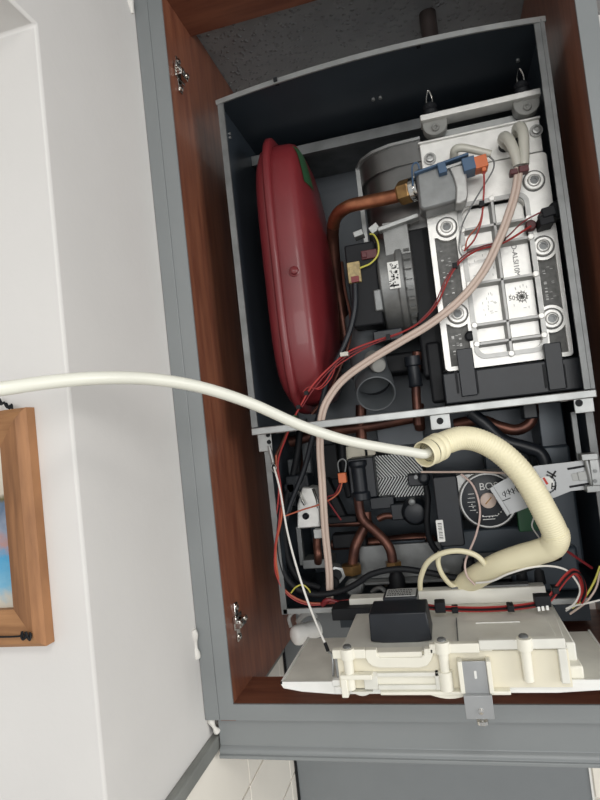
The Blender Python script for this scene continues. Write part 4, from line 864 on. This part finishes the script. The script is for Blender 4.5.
# harness across the panel
for i, (dz, m, r) in enumerate(((0, 'redw', .0013), (0.0022, 'dredw', .0013), (0.0042, 'redw', .0013), (0.0020, 'blackm', .0012), (-0.0012, 'redw', .0013))):
    dy = (0, 0.002, 0.0005, -0.002, 0.002)[i]
    base = [(425,608),(445,610),(480,611),(515,609),(540,605),(549,600),(558,588),(566,578),(574,573),(581,578),(584,592),(580,603)]
    ys = [-.022,-.020,-.018,-.018,-.018,-.016,-.010,-.004,.000,.004,.010,.016]
    pts = [at(u + (i-2)*(0.2 if k < 5 else 1.1), v, y) + Vector((0, dy, dz)) for k, ((u, v), y) in enumerate(zip(base, ys))]
    obj('harness_wire', G().tube(pts, r, 6, 6), m, cp, label=('black' if m == 'blackm' else 'red') + ' harness wire across the panel')
for u, v, wd, hp_, y in ((440,608,10,10,-.028),(455,611,6,5,-.026),(511,609,6,6,-.026),(543,602,14,10,-.028),(556,591,6,6,-.018)):
    obj('harness_clip', G().pbox(u, v, wd, hp_, y, y+0.016), 'blackm', cp, label='black harness clip', bevel=0.0008)
obj('clip_teeth', G().pbox(539,609,2.2,4,-.029,-.024).pbox(543,608.5,2.2,4,-.029,-.024).pbox(547.5,608,2.2,4,-.029,-.024), 'white', cp, label='white clip teeth')
obj('white_lead', G().ptube([(476,583,.012),(492,581,.004),(508,574,.0),(528,568,-.004),(548,566,-.004),(566,570,.0),(577,582,.006),(580,592,.012),(574,604,.018),(566,609,.02)], 0.0013, 8, 6), 'whitew', boi, label='thin white lead arching over the panel')
obj('side_leads', G().ptube([(600,566,.02),(594,582,.02),(584,598,.022),(572,608,.026)], 0.0014, 6, 5), 'yellow', boi, label='yellowish lead at the right side')
obj('side_leads', G().ptube([(600,571,.024),(596,588,.024),(586,602,.024),(570,614,.03)], 0.0014, 6, 5), 'silic', boi, label='pinkish lead at the right side')
obj('side_leads', G().ptube([(600,600,.02),(588,603,.02),(574,606,.024),(566,611,.03)], 0.0012, 6, 5), 'whitew', boi, label='white lead at the right side')
obj('side_leads', G().ptube([(548,541,.03),(565,550,.03),(580,560,.034),(592,568,.04)], 0.0018, 6, 5), 'dredw', boi, label='dark red lead behind the hose')

# ------------------------------------------------------------------ hoses hanging out of the boiler
hose = empty('condensate_hose', at(450, 592, 0.07), 'cream corrugated hose bent out in front of the boiler', 'hose')
hpts = [(437,447,-.055),(447,442,-.048),(462,438,-.036),(480,441,-.028),(500,452,-.024),(519,470,-.022),(534,492,-.022),(545,512,-.022),(553,528,-.020),(556,538,-.016),(551,547,-.008),(538,552,.0),(520,557,.008),(498,565,.02),(476,577,.04),(458,590,.06)]
hv = [at(*p) for p in hpts]
def hr(t):
    k = 1.0 if t < 0.58 else max(0.0, 1-(t-0.58)*14)
    return 0.0142 + 0.0012*min(1, t*2) + (0.0008 if 0.56 < t < 0.66 else 0) + 0.00022*k*math.sin(t*2*math.pi*112)
obj('corrugated_body', G().tube(hv, hr, 22, 48), 'hose', hose, label='cream corrugated hose body', angle=60)
m0 = at(424, 454.5, -0.0790); d = (at(440,446,-.0520) - m0).normalized()
obj('hose_collar', G().lathe(m0, d, [(0.020,0.0128),(0.004,0.0134),(0.0,0.0140),(-0.0005,0.0150),(0.0005,0.0160),(0.0105,0.0160)], 32), 'hose', hose, label='smooth open collar')
obj('seal_ring', G().lathe(m0 + d*0.0105, d, [(0,0.0150),(0.0026,0.0150)], 32), 'blackm', hose, label='black sealing ring')
obj('hose_cuff', G().lathe(m0 + d*0.0128, d, [(0,0.0158),(0.003,0.0170),(0.009,0.0172),(0.011,0.0160),(0.013,0.0172),(0.018,0.0175),(0.020,0.0165)], 32), 'hose', hose, label='stepped cuff')
tb = obj('drain_tube', G().ptube([(-60,396,-.425),(0,389,-.405),(50,382,-.38),(100,378,-.35),(150,379,-.31),(200,387,-.268),(250,403,-.222),(300,425,-.178),(345,440,-.142),(385,448,-.110),(408,451.5,-.094),(424,454,-.082),(431,451,-.070)], 0.0057, 16, 8), 'clear', label='long milky white plastic tube pushed into the cream hose', cat='tube')

# ------------------------------------------------------------------ things above and below the boiler
wp = empty('waste_pipe', at(300, 640, 0.09), 'white capped plastic waste pipe under the boiler', 'pipe')
obj('pipe', G().tube([at(318,628,.12), at(306,632,.105), at(298,635,.095)], 0.0135, 20, 4), 'white', wp)
a = at(298,635,.095); d = (at(292,637,.088) - at(306,632,.105)).normalized()
obj('cap', G().lathe(a, d, [(-0.012,0.0150),(0.002,0.0150),(0.007,0.0130),(0.010,0.008),(0.011,0)], 24), 'white', wp, label='rounded white cap')
obj('pipe_clip', G().ptube([(291,627,.13),(289,618,.13),(294,612,.13),(302,614,.13)], 0.003, 8, 5).ptube([(298,622,.13),(304,615,.125),(312,613,.12),(316,618,.12)], 0.0045, 8, 5), 'ppgrey', wp, label='grey pipe clip')
fp = empty('ceiling_pipe', at(428, 30, 0.15), 'dark pipe rising from the boiler top to the ceiling', 'pipe')
c = at(428, 30, 0.15)
obj('pipe', G().cyl((0.056,0.165,BT+0.002), (0.056,0.165,ZC-0.0005), 0.0135, 20), 'darkpipe', fp)
obj('compression_nut', G().lathe((0.056,0.165,BT+0.030), Z, [(0,0.0135),(0.001,0.017),(0.016,0.017),(0.018,0.0135)], 6), 'darkpipe', fp, angle=20)
